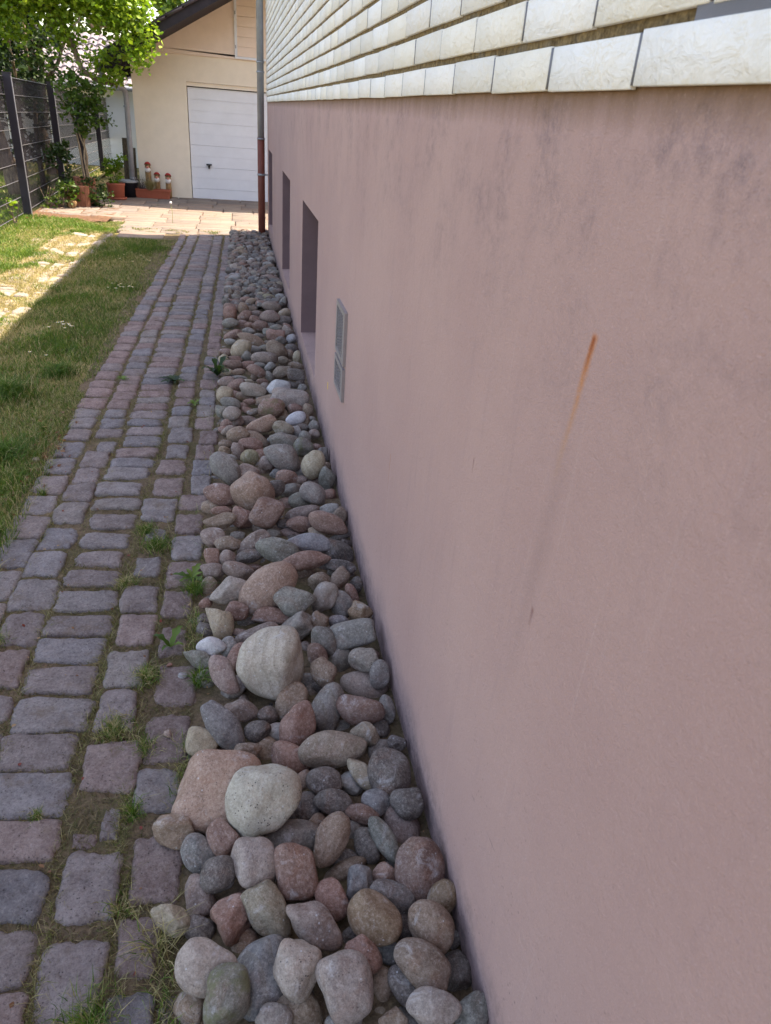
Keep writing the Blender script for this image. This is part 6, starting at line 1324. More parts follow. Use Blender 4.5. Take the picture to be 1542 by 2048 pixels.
LT = [(-1.42, 4.55, 900, .20, .06, .13, 'long dark green grass clump in the shaded lawn, beyond the light clump'),
      (-1.18, 3.62, 800, .14, .05, .12, 'tall bright grass clump at the lawn edge by the dead leaves'),
      (-1.20, 4.95, 600, .14, .05, .11, 'bluish grass clump hanging towards the setts'),
      (-1.62, 4.15, 600, .12, .05, .10, 'vivid green clump in the lawn near the frame edge'),
      (-1.35, 3.1, 700, .14, .04, .09, 'coarse grass clump closest to the camera on the lawn')]
for (x, y, n, r, a, b, lab) in LT: tuft('grass_clump', lab, x, y, n, r, a, b, .12, wd=(.003, .005), pal=GR[[0, 3, 4]], z=-.022, cat='grass clump', group='long grass clumps in the lawn')

# broad leaves ------------------------------------------------------------
def leaf_cards(cent, size, nrm_spread, col, aspect=1.6, n_up=.5, droop=0):
    """many small folded leaves: cent (n,3), size (n)"""
    n = len(cent)
    d = rng.normal(size=(n, 3)); d[:, 2] = d[:, 2]*.6-droop; d /= np.linalg.norm(d, axis=1)[:, None]
    up = rng.normal(size=(n, 3))*nrm_spread; up[:, 2] += n_up
    s = np.cross(d, up); s /= np.maximum(np.linalg.norm(s, axis=1)[:, None], 1e-5); nn = np.cross(s, d)
    L = (size*aspect*.5)[:, None]; W_ = (size*.5)[:, None]
    V = np.zeros((n, 6, 3))
    V[:, 0] = cent-d*L; V[:, 1] = cent-d*L*.15+s*W_*.95+nn*W_*.3; V[:, 2] = cent+d*L*.55+s*W_*.6+nn*W_*.15
    V[:, 3] = cent+d*L*1.05; V[:, 4] = cent+d*L*.55-s*W_*.6+nn*W_*.15; V[:, 5] = cent-d*L*.15-s*W_*.95+nn*W_*.3
    i = np.arange(n)*6
    Q = np.concatenate([np.stack([i, i+1, i+2, i+3], -1), np.stack([i, i+3, i+4, i+5], -1)])
    C = np.repeat(col[:, None, :], 6, 1)
    return V.reshape(-1, 3), Q, C.reshape(-1, 3)
def crown(name, blobs, dens, size, pal, parent, clump=.22, per=26, droop=.1, aspect=1.5):
    """blobs: (x,y,z,rx,ry,rz); leaves sit in twig clumps scattered through each blob, mostly near its skin"""
    cs = []
    for (x, y, z, rx, ry, rz) in blobs:
        k = int(dens*(rx*ry*rz)**(2/3)*12)
        d = rng.normal(size=(k, 3)); d /= np.linalg.norm(d, axis=1)[:, None]
        r = rng.uniform(.35, 1.08, (k, 1))**.6
        c = d*r*np.array([rx, ry, rz])+np.array([x, y, z]); cs.append(c)
    cs = np.concatenate(cs); n = len(cs)*per
    tone = np.repeat(rng.uniform(.72, 1.25, len(cs)), per)
    cc = np.repeat(cs, per, 0)+rng.normal(size=(n, 3))*clump*np.array([.5, .5, .34])
    g = pal[rng.integers(0, len(pal), n)]*tone[:, None]*rng.uniform(.85, 1.15, (n, 1))
    V, Q, C = leaf_cards(cc, rng.uniform(.6, 1.2, n)*size, .6, g, aspect, .6, droop)
    return mesh_np(name, V, Q, M_LEAF, parent, tint=C)
def limb(bm, p0, p1, r0, r1, wob=.06, n=8):
    p0, p1 = Vector(p0), Vector(p1); L = (p1-p0).length; pts = []; rs = []
    for i in range(n):
        t = i/(n-1); q = p0.lerp(p1, t)+Vector((rnd.uniform(-1, 1), rnd.uniform(-1, 1), rnd.uniform(-.5, .5)))*wob*L*math.sin(math.pi*t)*.5
        pts.append(q); rs.append(r0+(r1-r0)*t)
    tube(bm, pts, rs, 9); return pts
DK = np.array([lin(44, 66, 34), lin(56, 78, 38), lin(38, 58, 36), lin(66, 88, 44)])
MD = np.array([lin(78, 106, 42), lin(96, 122, 50), lin(110, 132, 56), lin(70, 96, 40)])
BR = np.array([lin(112, 144, 40), lin(130, 160, 50), lin(146, 170, 66), lin(98, 132, 38)])

# maple over the fence and garage eave
t = thing('maple_tree', 'bright leafed maple with leaning grey trunk, its branch reaching the garage eave', 'tree', (-3.75, 14.6, 0))
b2 = bmesh.new()
limb(b2, (0, 0, -.05), (-.28, -.1, 1.5), .15, .12, .04); limb(b2, (-.28, -.1, 1.5), (-.55, -.3, 2.8), .12, .08, .06); limb(b2, (-.55, -.3, 2.8), (-.3, -.2, 4.6), .08, .03, .1)
limb(b2, (-.28, -.1, 1.5), (.3, -.2, 3.6), .07, .035, .12)
bm_obj('trunk', b2, M_BARK, t, True)
b2 = bmesh.new()
pts = [(-.1, -.2, 2.9), (.55, -.3, 2.95), (1.1, -.4, 2.65), (1.25, -.4, 2.25), (1.33, -.35, 1.95), (1.6, -.3, 1.78), (1.85, -.3, 1.80)]
tube(b2, pts, [.06, .055, .05, .045, .042, .03, .02], 9); limb(b2, (.5, -.3, 2.95), (1.9, -.5, 3.1), .03, .01, .1); limb(b2, (.0, -.3, 2.9), (1.5, -.8, 3.6), .04, .012, .1)
limb(b2, (-.2, -.2, 3.2), (-1.0, -1.0, 3.6), .04, .012, .1)
bm_obj('branch', b2, M_BARK, t, True)
crown('crown', [(1.95, -.6, 2.95, .55, .5, .50), (2.2, -.7, 2.45, .32, .35, .42), (1.45, -.6, 3.1, .6, .6, .45), (.8, -.6, 3.0, .5, .6, .45), (.2, -.5, 3.3, .7, .7, .6), (1.2, -.4, 3.9, 1.0, .8, .6),
                (-.5, -.7, 3.1, .6, .6, .5), (1.72, -.55, 2.0, .26, .3, .24), (1.2, -.5, 2.45, .2, .3, .25), (-.4, -.3, 4.2, 1.1, .9, .7), (.35, -.6, 2.55, .35, .3, .3)],
      24, .062, BR, t, .2, 26, .25, 1.3)
# ivy on the trunk
t = thing('ivy_column', 'dark ivy bush climbing between the leaning trunk and the net fence', 'ivy', (-3.65, 15.4, 0))
b2 = bmesh.new(); limb(b2, (.1, .2, 0), (.15, .2, 2.6), .05, .02, .05); limb(b2, (-.2, .2, 0), (-.1, .1, 2.6), .04, .02, .05); bm_obj('stem', b2, M_BARK, t, True)
crown('foliage', [(0, .1, 1.2, .35, .4, .9), (.1, .1, 2.2, .4, .4, .6)], 12, .06, DK, t, .16, 20)
def tree(name, label, x, y, blobs, pal, dens=9, size=.09, h=3., r=.12, group='trees behind the fence', clump=.3, per=22):
    t = thing(name, label, 'tree', (x, y, 0), 0, group)
    b2 = bmesh.new(); limb(b2, (0, 0, -.1), (rnd.uniform(-.2, .2), 0, h), r, r*.4, .05)
    for k in range(6):
        a = rnd.uniform(0, 6.28); limb(b2, (0, 0, h*rnd.uniform(.4, .9)), (math.cos(a)*h*.35, math.sin(a)*h*.35, h*rnd.uniform(.9, 1.4)), r*.4, r*.1, .1)
    bm_obj('trunk', b2, M_BARK, t, True)
    crown('crown', blobs, dens, size, pal, t, clump, per); return t
tree('dark_tree', 'dense dark evergreen tree behind the leaning maple trunk', -5.0, 17.5, [(0, 0, 2.4, 1.1, 1.0, 1.5), (-.9, 0, 1.6, 1.2, 1, 1.3), (.6, 0, 3.8, 1.1, 1, 1.1), (-.8, 0, 4.2, 1.2, 1, 1.2)], DK, 8, .11, 3.2)
tree('dark_tree', 'dark hanging leafed tree between the evergreen and the white outbuilding', -4.0, 18.6, [(0, 0, 2.6, .6, .7, .9), (.1, 0, 3.8, .9, .8, .9), (-.3, 0, 1.7, .45, .5, .7)], DK, 8, .09, 3.2)
tree('olive_tree', 'yellow green loose tree above the tiled roof of the outbuilding', -4.4, 30, [(0, 0, 4.6, 1.6, 1.2, 1.4), (1.8, 0, 5.4, 1.5, 1.2, 1.3), (3.0, 0, 4.2, 1.2, 1, 1.0)], MD, 3.6, .16, 4, .16)
tree('hedge_tree', 'broad green tree at the far side of the neighbour garden', -9.5, 24, [(0, 0, 2.2, 2.2, 1.2, 2.0), (-1.5, 0, 4, 2, 1.5, 1.8), (1.4, 0, 4.2, 1.8, 1.3, 1.6)], MD, 3.4, .17, 4, .2)
tree('hedge_tree', 'tall dark tree beside the broad tree of the neighbour garden', -7.0, 26.5, [(0, 0, 2.5, 1.5, 1.2, 2.2), (.2, 0, 5.2, 1.6, 1.3, 1.8)], DK, 4, .16, 5, .2)
tree('hedge_tree', 'rounded tree near the left end of the garden fence line', -8.2, 15.5, [(0, 0, 2.3, 1.6, 1.5, 1.5), (0, 0, 4.2, 1.6, 1.4, 1.4)], MD, 5, .12, 3.6, .15)['label'] = 'rounded mid green tree standing nearest behind the first fence bay'

# young tree with three stems in front of the fence
t = thing('young_tree', 'slim young tree with twin stems and a small round crown in front of the fence', 'tree', (-2.47, 13.75, 0))
b2 = bmesh.new(); limb(b2, (.03, 0, 0), (-.07, 0, 1.25), .022, .014, .05); limb(b2, (.05, .04, 0), (.04, .05, 1.25), .026, .016, .04); limb(b2, (.06, .0, 0), (-.01, -.02, 1.2), .014, .01, .06)
limb(b2, (-.07, 0, 1.2), (-.25, 0, 1.6), .012, .005); limb(b2, (.04, .05, 1.2), (.25, .05, 1.6), .012, .005); bm_obj('trunk', b2, m_bark('pale_bark', (110, 96, 78), (168, 150, 126)), t, True)
crown('crown', [(0, 0, 1.45, .30, .28, .26), (-.12, 0, 1.72, .28, .25, .2), (.25, 0, 1.3, .2, .2, .22), (.1, 0, 1.15, .18, .2, .12), (.28, 0, 1.68, .16, .16, .14)], 24, .05, MD[[0, 3]].repeat(2, 0), t, .12, 22, .2)
t = thing('climbing_shrub', 'leafy shrub growing up the fence behind the young tree', 'shrub', (-2.85, 14.0, 0))
b2 = bmesh.new(); limb(b2, (0, 0, 0), (.1, 0, .8), .015, .006); bm_obj('stem', b2, M_BARK, t, True)
crown('foliage', [(0, 0, .55, .22, .3, .35), (.2, .1, .2, .3, .3, .18)], 26, .05, DK[[1, 3]], t, .1, 18)
def shrub(label, x, y, blobs, pal, size=.045, dens=28, name='low_shrub'):
    t = thing(name, label, 'shrub', (x, y, 0), 0, 'shrubs at the fence corner')
    b2 = bmesh.new()
    for k in range(4): limb(b2, (rnd.uniform(-.05, .05), rnd.uniform(-.05, .05), 0), (rnd.uniform(-.15, .15), rnd.uniform(-.15, .15), .3), .008, .004)
    bm_obj('stem', b2, M_BARK, t, True); crown('foliage', blobs, dens, size, pal, t, .09, 16)
shrub('green ivy like shrub spilling over the front of the ribbed block', -2.72, 13.15, [(0, 0, .18, .17, .2, .17), (.1, .0, .3, .12, .2, .1)], MD[[0, 3]])
shrub('dark leafy shrub between the ribbed block and the terracotta pot', -2.28, 13.55, [(0, 0, .22, .2, .2, .24), (.08, -.1, .1, .18, .15, .12)], DK[[1, 3]])
shrub('light green weed clump at the foot of the first fence post', -3.0, 11.2, [(0, 0, .12, .1, .12, .15)], BR, .05, 22)
shrub('small creeping plant on bare soil between the fence posts', -2.95, 13.0, [(0, 0, .06, .18, .25, .06)], MD, .04, 20)

# ---------------------------------------------------------------- weeds and flowers
def rosette(name, label, x, y, n, L, z=0, cat='weed', pal=MD, up=.4, group='weeds between the setts'):
    t = thing(name, label, cat, (x, y, z), rnd.uniform(0, 6), group)
    P_ = []; F_ = []; C_ = []; k0 = 0
    for k in range(n):
        a = 2*math.pi*k/n+rnd.uniform(-.3, .3); ll = L*rnd.uniform(.6, 1.1); ww = ll*.17; u = up*rnd.uniform(.5, 1.3)
        segs = 7; pts = []
        for s in range(segs):
            tt = s/(segs-1); r_ = ll*tt; zz = ll*u*math.sin(tt*2.2)*.8; wd = ww*math.sin(math.pi*min(.98, .08+tt*.9))*(1.25 if s % 2 else .65)
            for sg in (-1, 0, 1): pts.append((r_*math.cos(a)-sg*wd*math.sin(a), r_*math.sin(a)+sg*wd*math.cos(a), zz+.003+abs(sg)*wd*.35))
        for s in range(segs-1):
            for q in range(2): F_.append((k0+s*3+q, k0+s*3+q+1, k0+s*3+q+4, k0+s*3+q+3))
        P_ += pts; C_ += [tuple(pal[rnd.randrange(len(pal))]*rnd.uniform(.8, 1.1))]*len(pts); k0 += len(pts)
    mesh_np('leaf', np.array(P_), np.array(F_), M_LEAF, t, tint=np.array(C_)); return t
rosette('dandelion_weed', 'jagged leafed weed between sett and pink wedge stone', -.215, 2.44, 7, .08)
rosette('dandelion_weed', 'single broad folded weed leaf near the crystalline stone', -.265, 2.02, 4, .08, up=.9)
rosette('dandelion_weed', 'dark green weed against stones where the sandy ball pebble lies', -.17, 4.9, 12, .11, up=1.0, pal=DK)
rosette('dandelion_weed', 'flat grey green weed across the wide setts in mid path', -.45, 4.78, 11, .10, pal=DK, up=.3)
rosette('dandelion_weed', 'tiny weed in the reddish setts before the flat weed', -.30, 4.35, 8, .06, pal=MD, up=.5)
rosette('dandelion_weed', 'weed at the outer joint near the brown leaves of the lawn', -.78, 4.8, 7, .06, pal=MD)
M_STEM = simple('flower_stem', lin(84, 110, 50), .7); M_PETAL = simple('white_petals', lin(228, 228, 226), .7); M_YC = simple('yellow_flower_centre', lin(210, 170, 40), .8)
def daisies(label, x, y, n, rad):
    t = thing('daisy_clump', label, 'flowers', (x, y, -.02), 0, 'daisy clumps in the lawn')
    for k in range(n):
        a, r = rnd.uniform(0, 6.28), rad*math.sqrt(rnd.random()); fx, fy, fz = r*math.cos(a), r*math.sin(a), rnd.uniform(.04, .06)
        b2 = bmesh.new(); tube(b2, [(fx, fy, 0), (fx, fy, fz)], .0012, 5)
        fl = bm_obj('daisy', b2, M_STEM, t)
        b3 = bmesh.new(); c = b3.verts.new((fx, fy, fz+.001)); rim = []
        for q in range(22):
            rr = .0125 if q % 2 == 0 else .007
            rim.append(b3.verts.new((fx+rr*math.cos(q*math.pi/11), fy+rr*math.sin(q*math.pi/11), fz+.002)))
        for q in range(22): b3.faces.new((c, rim[q], rim[(q+1) % 22]))
        bm_obj('petals', b3, M_PETAL, fl)
        b3 = bmesh.new(); bmesh.ops.create_uvsphere(b3, u_segments=8, v_segments=5, radius=.004, matrix=Matrix.Translation((fx, fy, fz+.003))); bm_obj('flower_centre', b3, M_YC, fl)
daisies('group of open white daisies in the middle of the shaded lawn', -1.40, 6.0, 11, .11)
daisies('loose group of white daisies close to the setts, further up the lawn', -1.14, 7.45, 12, .12)
daisies('few tiny daisies near the far end of the shaded lawn', -1.2, 8.9, 8, .25)
daisies('three scattered daisies in the front part of the lawn', -1.45, 5.1, 3, .2)
t = thing('seeding_dandelion', 'single tall dandelion clock standing on the sunlit terrace', 'flower', (-.98, 12.0, 0))
b2 = bmesh.new(); tube(b2, [(0, 0, 0), (.005, 0, .15), (-.01, 0, .27)], .003, 6); bm_obj('stem', b2, simple('pale_stem', lin(140, 150, 90), .7), t, True)
b2 = bmesh.new(); bmesh.ops.create_icosphere(b2, subdivisions=2, radius=.02, matrix=Matrix.Translation((-.01, 0, .285))); bm_obj('seed_head', b2, M_WHP, t, True)
# fallen leaves at the lawn edge
DL = np.array([lin(150, 112, 86), lin(124, 84, 62), lin(168, 138, 110), lin(132, 60, 50)])
n = 430; c = np.stack([rng.normal(-1.04, .07, n), rng.normal(3.62, .3, n), np.full(n, .004)], -1); c[150:300] = np.stack([rng.uniform(-.2, .44, 150), rng.uniform(.8, 4.5, 150), rng.uniform(-.02, .02, 150)], -1); c[300:] = np.stack([rng.uniform(-.98, -.17, 130), rng.uniform(.8, 4.5, 130), rng.uniform(.0, .008, 130)], -1); c[100:150] = np.stack([rng.normal(-2.9, .12, 50), rng.normal(12.1, .35, 50), np.full(50, .02)], -1)
V, Q, C = leaf_cards(c, np.where(np.arange(n) < 150, rng.uniform(.012, .03, n), rng.uniform(.004, .012, n)), .3, DL[rng.integers(0, 4, n)], 1.3, 1.5)
V[:, 2] = np.maximum(V[:, 2], -.005)
tag(mesh_np('fallen_leaves', V, Q, M_LEAF, tint=C), 'dry brown leaf litter scattered at the lawn edge and between stones', 'leaves', None, 'stuff')
def chip(label, x, y, r, col, fl='a'):
    P, F = shape(3, r, fl, rng); o = mesh_np('stone_chip', P, F, M_STONE, smooth=True, tint=np.array(lin(*col)), style=sty(fl)); o.location = (x, y, r[2]*.6); tag(o, label, 'stone', 'loose stone chips on the setts')
chip('small pinkish broken chip lying on the sett beside the salmon slab', -.243, 1.62, (.011, .012, .008), (150, 124, 112))
chip('rounded brown pebble lying at the lawn edge by dead leaves', -1.035, 3.55, (.018, .014, .011), (140, 118, 104), '')
chip('tiny rusty chip lying on the reddish sett by the long blue stone', -.262, 1.93, (.009, .008, .006), (140, 84, 64))
chip('tiny grey chip in the soil beyond the rusty chip', -.215, 1.87, (.014, .01, .009), (140, 140, 146))

# ---------------------------------------------------------------- garage
YG = 15.4
gar = thing('garage', 'beige rendered garage with dark gable roof and white sectional door', 'garage', (0, YG, 0))
XL = -1.80; SL = .556; zu = lambda x: 2.50+SL*(x+1.306)-.02
DX0, DX1, DZ = -.865, 1.75, 1.93
bm = bmesh.new()
RX = 1.6
box(bm, XL, DX0, 0, .24, -.08, 2.335)
box(bm, DX0, DX1, 0, .24, DZ, 2.335)
box(bm, DX1, 5.0, 0, .24, -.08, 2.335)
box(bm, XL, XL+.24, .24, 7, -.08, 2.0); box(bm, 4.76, 5, .24, 7, -.08, 2.0); box(bm, XL+.24, 4.76, 6.76, 7, -.08, 2.0)
bm_obj('wall', bm, M_BEIGE, gar)
bm = bmesh.new()   # gable panel, slightly proud
pts = [(-1.42, 2.337), (5.0, 2.337), (5.0, zu(5-2*(5-RX))), (RX, zu(RX)), (-1.42, zu(-1.42))]
fr = [bm.verts.new((x, -.025, z)) for x, z in pts]; bk = [bm.verts.new((x, .2, z)) for x, z in pts]
bm.faces.new(fr); bm.faces.new(bk[::-1])
for a in range(5): bm.faces.new((fr[a], fr[(a+1) % 5], bk[(a+1) % 5], bk[a]))
bm_obj('gable_wall', bm, M_BEIGE2, gar)
# roof: slab with barge board, tiles on top
FY = -1.15
bm = bmesh.new()
xe = -2.12
for s in (1,):
    prof = [(xe, zu(xe)), (RX, zu(RX)), (2*RX-xe, zu(xe)), (2*RX-xe, zu(xe)+.14), (RX, zu(RX)+.14), (xe, zu(xe)+.14)]
    e0 = [bm.verts.new((x, FY+.04, z)) for x, z in prof]; e1 = [bm.verts.new((x, 7.3, z)) for x, z in prof]
    bm.faces.new(e0); bm.faces.new(e1[::-1])
    for a in range(6): bm.faces.new((e0[a], e0[(a+1) % 6], e1[(a+1) % 6], e1[a]))
rf = bm_obj('roof', bm, M_ROOF, gar)
for d0, d1, yo, mt, nm in ((-.01, .15, .0, M_ROOF, 'barge_board'), (.15, .20, -.03, M_ROOF, 'verge_strip')):
    bm = bmesh.new()
    for (xa, xb) in ((xe, RX), (RX, 2*RX-xe)):
        za = zu(xa) if xa <= RX else zu(2*RX-xa); zb = zu(xb) if xb <= RX else zu(2*RX-xb)
        v = [bm.verts.new((x, y_, z)) for (x, z) in ((xa, za+d0), (xb, zb+d0), (xb, zb+d1), (xa, za+d1)) for y_ in (FY+yo, FY+yo+.035)]
        for f in ((0, 2, 4, 6), (1, 7, 5, 3), (0, 1, 3, 2), (4, 5, 7, 6), (2, 3, 5, 4), (0, 6, 7, 1)): bm.faces.new([v[i] for i in f])
    bm_obj(nm, bm, mt, gar)
# tile courses
V_, F_, = [], []; n0 = 0
xx = xe-.03; k = 0
while xx < RX:
    xb = min(xx+.30, RX+.02); z0 = zu(xx)+.19; z1 = zu(xb)+.165
    P = [(xx, FY-.05, z0), (xx, 7.3, z0), (xb, 7.3, z1), (xb, FY-.05, z1), (xx, FY-.05, z0-.05), (xx, 7.3, z0-.05), (xb, 7.3, z1-.03), (xb, FY-.05, z1-.03)]
    V_ += P; F_ += [tuple(a+n0 for a in f) for f in ((0, 1, 2, 3), (0, 4, 5, 1), (0, 3, 7, 4), (1, 5, 6, 2), (4, 7, 6, 5))]; n0 += 8; xx += .27
mesh_np('roof_tiles', np.array(V_), np.array(F_), simple('dark_roof_tile', lin(70, 60, 66), .55, 6, .5, .005, .3), rf)
# exposed rafters under the eave
for yy in np.arange(-1.2, 2.4, .6):
    bm = bmesh.new(); x0_, x1_ = xe+.02, XL
    v = [bm.verts.new((x, y_, z)) for (x, z) in ((x0_, zu(x0_)-.10), (x1_, zu(x1_)-.12), (x1_, zu(x1_)-.003), (x0_, zu(x0_)-.003)) for y_ in (yy, yy+.08)]
    for f in ((0, 2, 4, 6), (1, 7, 5, 3), (0, 1, 3, 2), (2, 3, 5, 4), (0, 6, 7, 1)): bm.faces.new([v[i] for i in f])
    bm_obj('rafter', bm, M_ROOF, gar)
bm = bmesh.new(); tube(bm, [(xe-.05, FY+.02, zu(xe)+.0), (xe-.05, 7.3, zu(xe)+.0)], .06, 12); bm_obj('gutter', bm, M_ZINC, gar, True)
bm = bmesh.new()
tube(bm, [(xe-.05, -.95, zu(xe)-.04), (xe-.02, -.9, 1.86), (xe+.06, -.75, 1.80), (-1.93, -.45, 1.77), (-1.885, -.35, 1.70), (-1.875, -.32, 1.6), (-1.885, -.3, 1.0), (-1.90, -.3, -.02)], .047, 16)
gp = bm_obj('downpipe', bm, M_ZINC, gar, True)
for z in (1.45, .30):
    bm = bmesh.new(); tube(bm, [(-1.883, -.31, z), (-1.883, -.31, z+.03)], .054, 14); bm_obj('collar', bm, M_ZINC, gp, True)
# sectional door
bm = bmesh.new()
zb = 0
npan = 10; hp = 1.86/npan
for k in range(npan):
    z0 = -.01+k*hp; g = .004 if k % 2 == 0 else .0025
    M = None
    box(bm, DX0+.012, DX1-.01, .075, .11, z0+g, z0+hp-g)
    box(bm, DX0+.012, DX1-.01, .082, .11, z0-g+.0002, z0+g-.0002)
gd = bm_obj('garage_door', bm, M_WHITE, gar)
bm = bmesh.new(); box(bm, DX0+.001, DX1-.001, .03, .12, 1.865, 1.925); bm_obj('lintel_strip', bm, M_BEIGE, gd)
bm = bmesh.new(); box(bm, DX0+.001, DX1-.001, .06, .12, 1.852, 1.864); bm_obj('door_seal', bm, M_BLACK, gd)
bm = bmesh.new(); box(bm, -.575, -.475, .035, .055, .585, .612); box(bm, -.54, -.51, .036, .075, .53, .585); tube(bm, [(-.525, .078, .57), (-.525, .03, .57)], .022, 12)
bm_obj('handle', bm, M_BLACK, gd, False, 0)
# shutter in the gable
bm = bmesh.new(); box(bm, .005, .05, -.05, -.026, 2.345, 3.6); box(bm, .05, 1.1, -.05, -.026, 2.345, 2.38); sh = bm_obj('shutter', bm, M_WHITE, gar)
bm = bmesh.new()
for k in range(9): box(bm, .0505, 1.1, -.042, -.027, 2.3815+k*.15, 2.3815+k*.15+.145)
bm_obj('shutter_board', bm, M_BEIGE2, sh)
bm = bmesh.new()
for z in (2.5, 3.0): tube(bm, [(.022, -.055, z), (.022, -.055, z+.05)], .008, 8)
bm_obj('hinge', bm, M_ZINC, sh)

# ---------------------------------------------------------------- white outbuilding next door
nb = thing('outbuilding', 'white rendered outbuilding with glinting pale tiled roof behind the fence', 'building', (-3.0, 22.5, 0))
bm = bmesh.new(); box(bm, -5.5, 3.2, 0, 5, -.1, 1.78); bm_obj('wall', bm, M_WALLW, nb)
bm = bmesh.new(); box(bm, -5.75, 3.4, -.42, -.30, 1.72, 1.80); tube(bm, [(-5.75, -.40, 1.78), (3.4, -.40, 1.78)], .06, 10); bm_obj('gutter', bm, M_ZINC, nb)
bm = bmesh.new()
rise = .42; n_r = 8; n_c = 40
for r in range(n_r):
    y0, y1 = -.38+r*.36, -.38+(r+1)*.36+.03; z0 = 1.82+r*.36*rise+.03; z1 = 1.82+(r+1)*.36*rise
    for c_ in range(n_c):
        x0 = -5.75+c_*.23
        xs_ = [x0+.23*q/5 for q in range(6)]; hh = [0, .035, .05, .045, .012, 0]
        top = [[bm.verts.new((x, yy, zz+h)) for x, h in zip(xs_, hh)] for yy, zz in ((y0, z0), (y1, z1))]
        lo = [bm.verts.new((x, y0, z0+h-.03)) for x, h in zip(xs_, hh)]
        for q in range(5):
            bm.faces.new((top[0][q], top[0][q+1], top[1][q+1], top[1][q])); bm.faces.new((lo[q], lo[q+1], top[0][q+1], top[0][q]))
bm_obj('roof', bm, M_COURT, nb)
bm = bmesh.new(); v = [bm.verts.new(p) for p in ((-5.75, 2.52, 3.0), (3.4, 2.52, 3.0), (3.4, 5.4, 1.8), (-5.75, 5.4, 1.8))]; bm.faces.new(v); bm_obj('rear_roof', bm, M_COURT, nb)

# ---------------------------------------------------------------- fence
fe = thing('mesh_fence', 'anthracite double wire mesh fence with dark privacy net', 'fence', (0, 0, 0))
FP = [(-2.86, 6.2, 1.84), (-2.92, 9.0, 1.80), (-2.97, 11.87, 1.785), (-3.09, 15.0, 1.735), (-3.16, 17.6, 1.66), (-3.21, 20.2, 1.59), (-3.25, 22.8, 1.565), (-3.3, 25.3, 1.43)]
for (x, y, z) in FP:
    b2 = bmesh.new(); box(b2, x-.05, x+.05, y-.04, y+.04, -.06, z); pp = bm_obj('post', b2, M_POST, fe, bevel=.004)
    b2 = bmesh.new(); box(b2, x-.055, x+.055, y-.045, y+.045, z, z+.012); bm_obj('post_cap', b2, M_POST, pp)
    b2 = bmesh.new(); box(b2, x+.051, x+.058, y-.032, y-.012, .03, z-.03); bm_obj('clamp_bar', b2, M_ZINC, pp)
for i in range(len(FP)-1):
    (xa, ya, za), (xb, yb, zb_) = FP[i], FP[i+1]
    b2 = bmesh.new(); L = yb-ya; off = -.062
    nz = 9
    for k in range(nz):
        t0 = k/(nz-1); z0_ = .06+t0*(za-.10); z1_ = .06+t0*(zb_-.10)
        for ox in (-.006, .008): tube(b2, [(xa+off+ox, ya+.03, z0_), (xb+off+ox, yb-.03, z1_)], .0035 if i < 4 else .0045, 5, False)
    nv = int(L/.05) if i < 4 else int(L/.1)
    for k in range(nv):
        t0 = (k+.5)/nv; x = xa+(xb-xa)*t0+off; y = ya+L*t0; tube(b2, [(x, y, .05), (x, y, .05+za+(zb_-za)*t0-.08)], .0022, 4, False)
    bm_obj('wire_panel', b2, M_WIRE if False else M_POST, fe)
    b2 = bmesh.new()
    for k in range(nz):
        t0 = k/(nz-1); z0_ = .06+t0*(za-.10); z1_ = .06+t0*(zb_-.10)
        tube(b2, [(xa+off+.014, ya+.03, z0_+.003), (xb+off+.014, yb-.03, z1_+.003)], .0028 if i < 4 else .004, 5, False)
    bm_obj('rail_wire', b2, M_WIRE, fe)
    # net; its lower edge hangs at different heights
    lo = [.56, .66, .02, .62, .62, .60, .58][i]
    nn = 14; V_ = []; F_ = []
    for k in range(nn+1):
        t0 = k/nn; x = xa+(xb-xa)*t0+off-.012+rnd.uniform(-.004, .004); y = ya+.03+(L-.06)*t0
        V_ += [(x, y, lo+rnd.uniform(-.01, .01)), (x, y, za+(zb_-za)*t0-.04)]
    for k in range(nn): F_.append((2*k, 2*k+2, 2*k+3, 2*k+1))
    mesh_np('privacy_net', np.array(V_), np.array(F_), M_NET, fe)

# ---------------------------------------------------------------- pots and bits at the corner
t = thing('ribbed_planter_block', 'reddish ribbed palisade block, half hidden by the shrub', 'planter', (-2.56, 13.4, 0), .1)
def ribbed(bm, cx, cy, rx, ry, z0, z1, n=9):
    per = []
    for k in range(n*2*5):
        a = 2*math.pi*k/(n*2*5); r = 1+.05*abs(math.sin(a*n)); p = 5
        c_, s_ = math.cos(a), math.sin(a); q = (abs(c_)**p+abs(s_)**p)**(-1/p); per.append((cx+rx*q*c_*r, cy+ry*q*s_*r))
    lo = [bm.verts.new((x, y, z0)) for x, y in per]; hi = [bm.verts.new((x, y, z1)) for x, y in per]
    n_ = len(per)
    for k in range(n_): bm.faces.new((lo[k], lo[(k+1) % n_], hi[(k+1) % n_], hi[k]))
    bm.faces.new(hi); bm.faces.new(lo[::-1])
b2 = bmesh.new(); ribbed(b2, 0, 0, .18, .10, 0, .30); bm_obj('front_block', b2, M_CLINK, t)
b2 = bmesh.new(); ribbed(b2, .10, .40, .16, .12, 0, .40); bm_obj('rear_block', b2, M_CLINK, t)
t = thing('cut_log', 'short round log end lying in front of the ribbed block', 'log', (-2.60, 13.1, .055))
b2 = bmesh.new(); tube(b2, [(0, -.05, 0), (0, .12, 0)], .055, 16); bm_obj('log_body', b2, M_LOG, t, False)

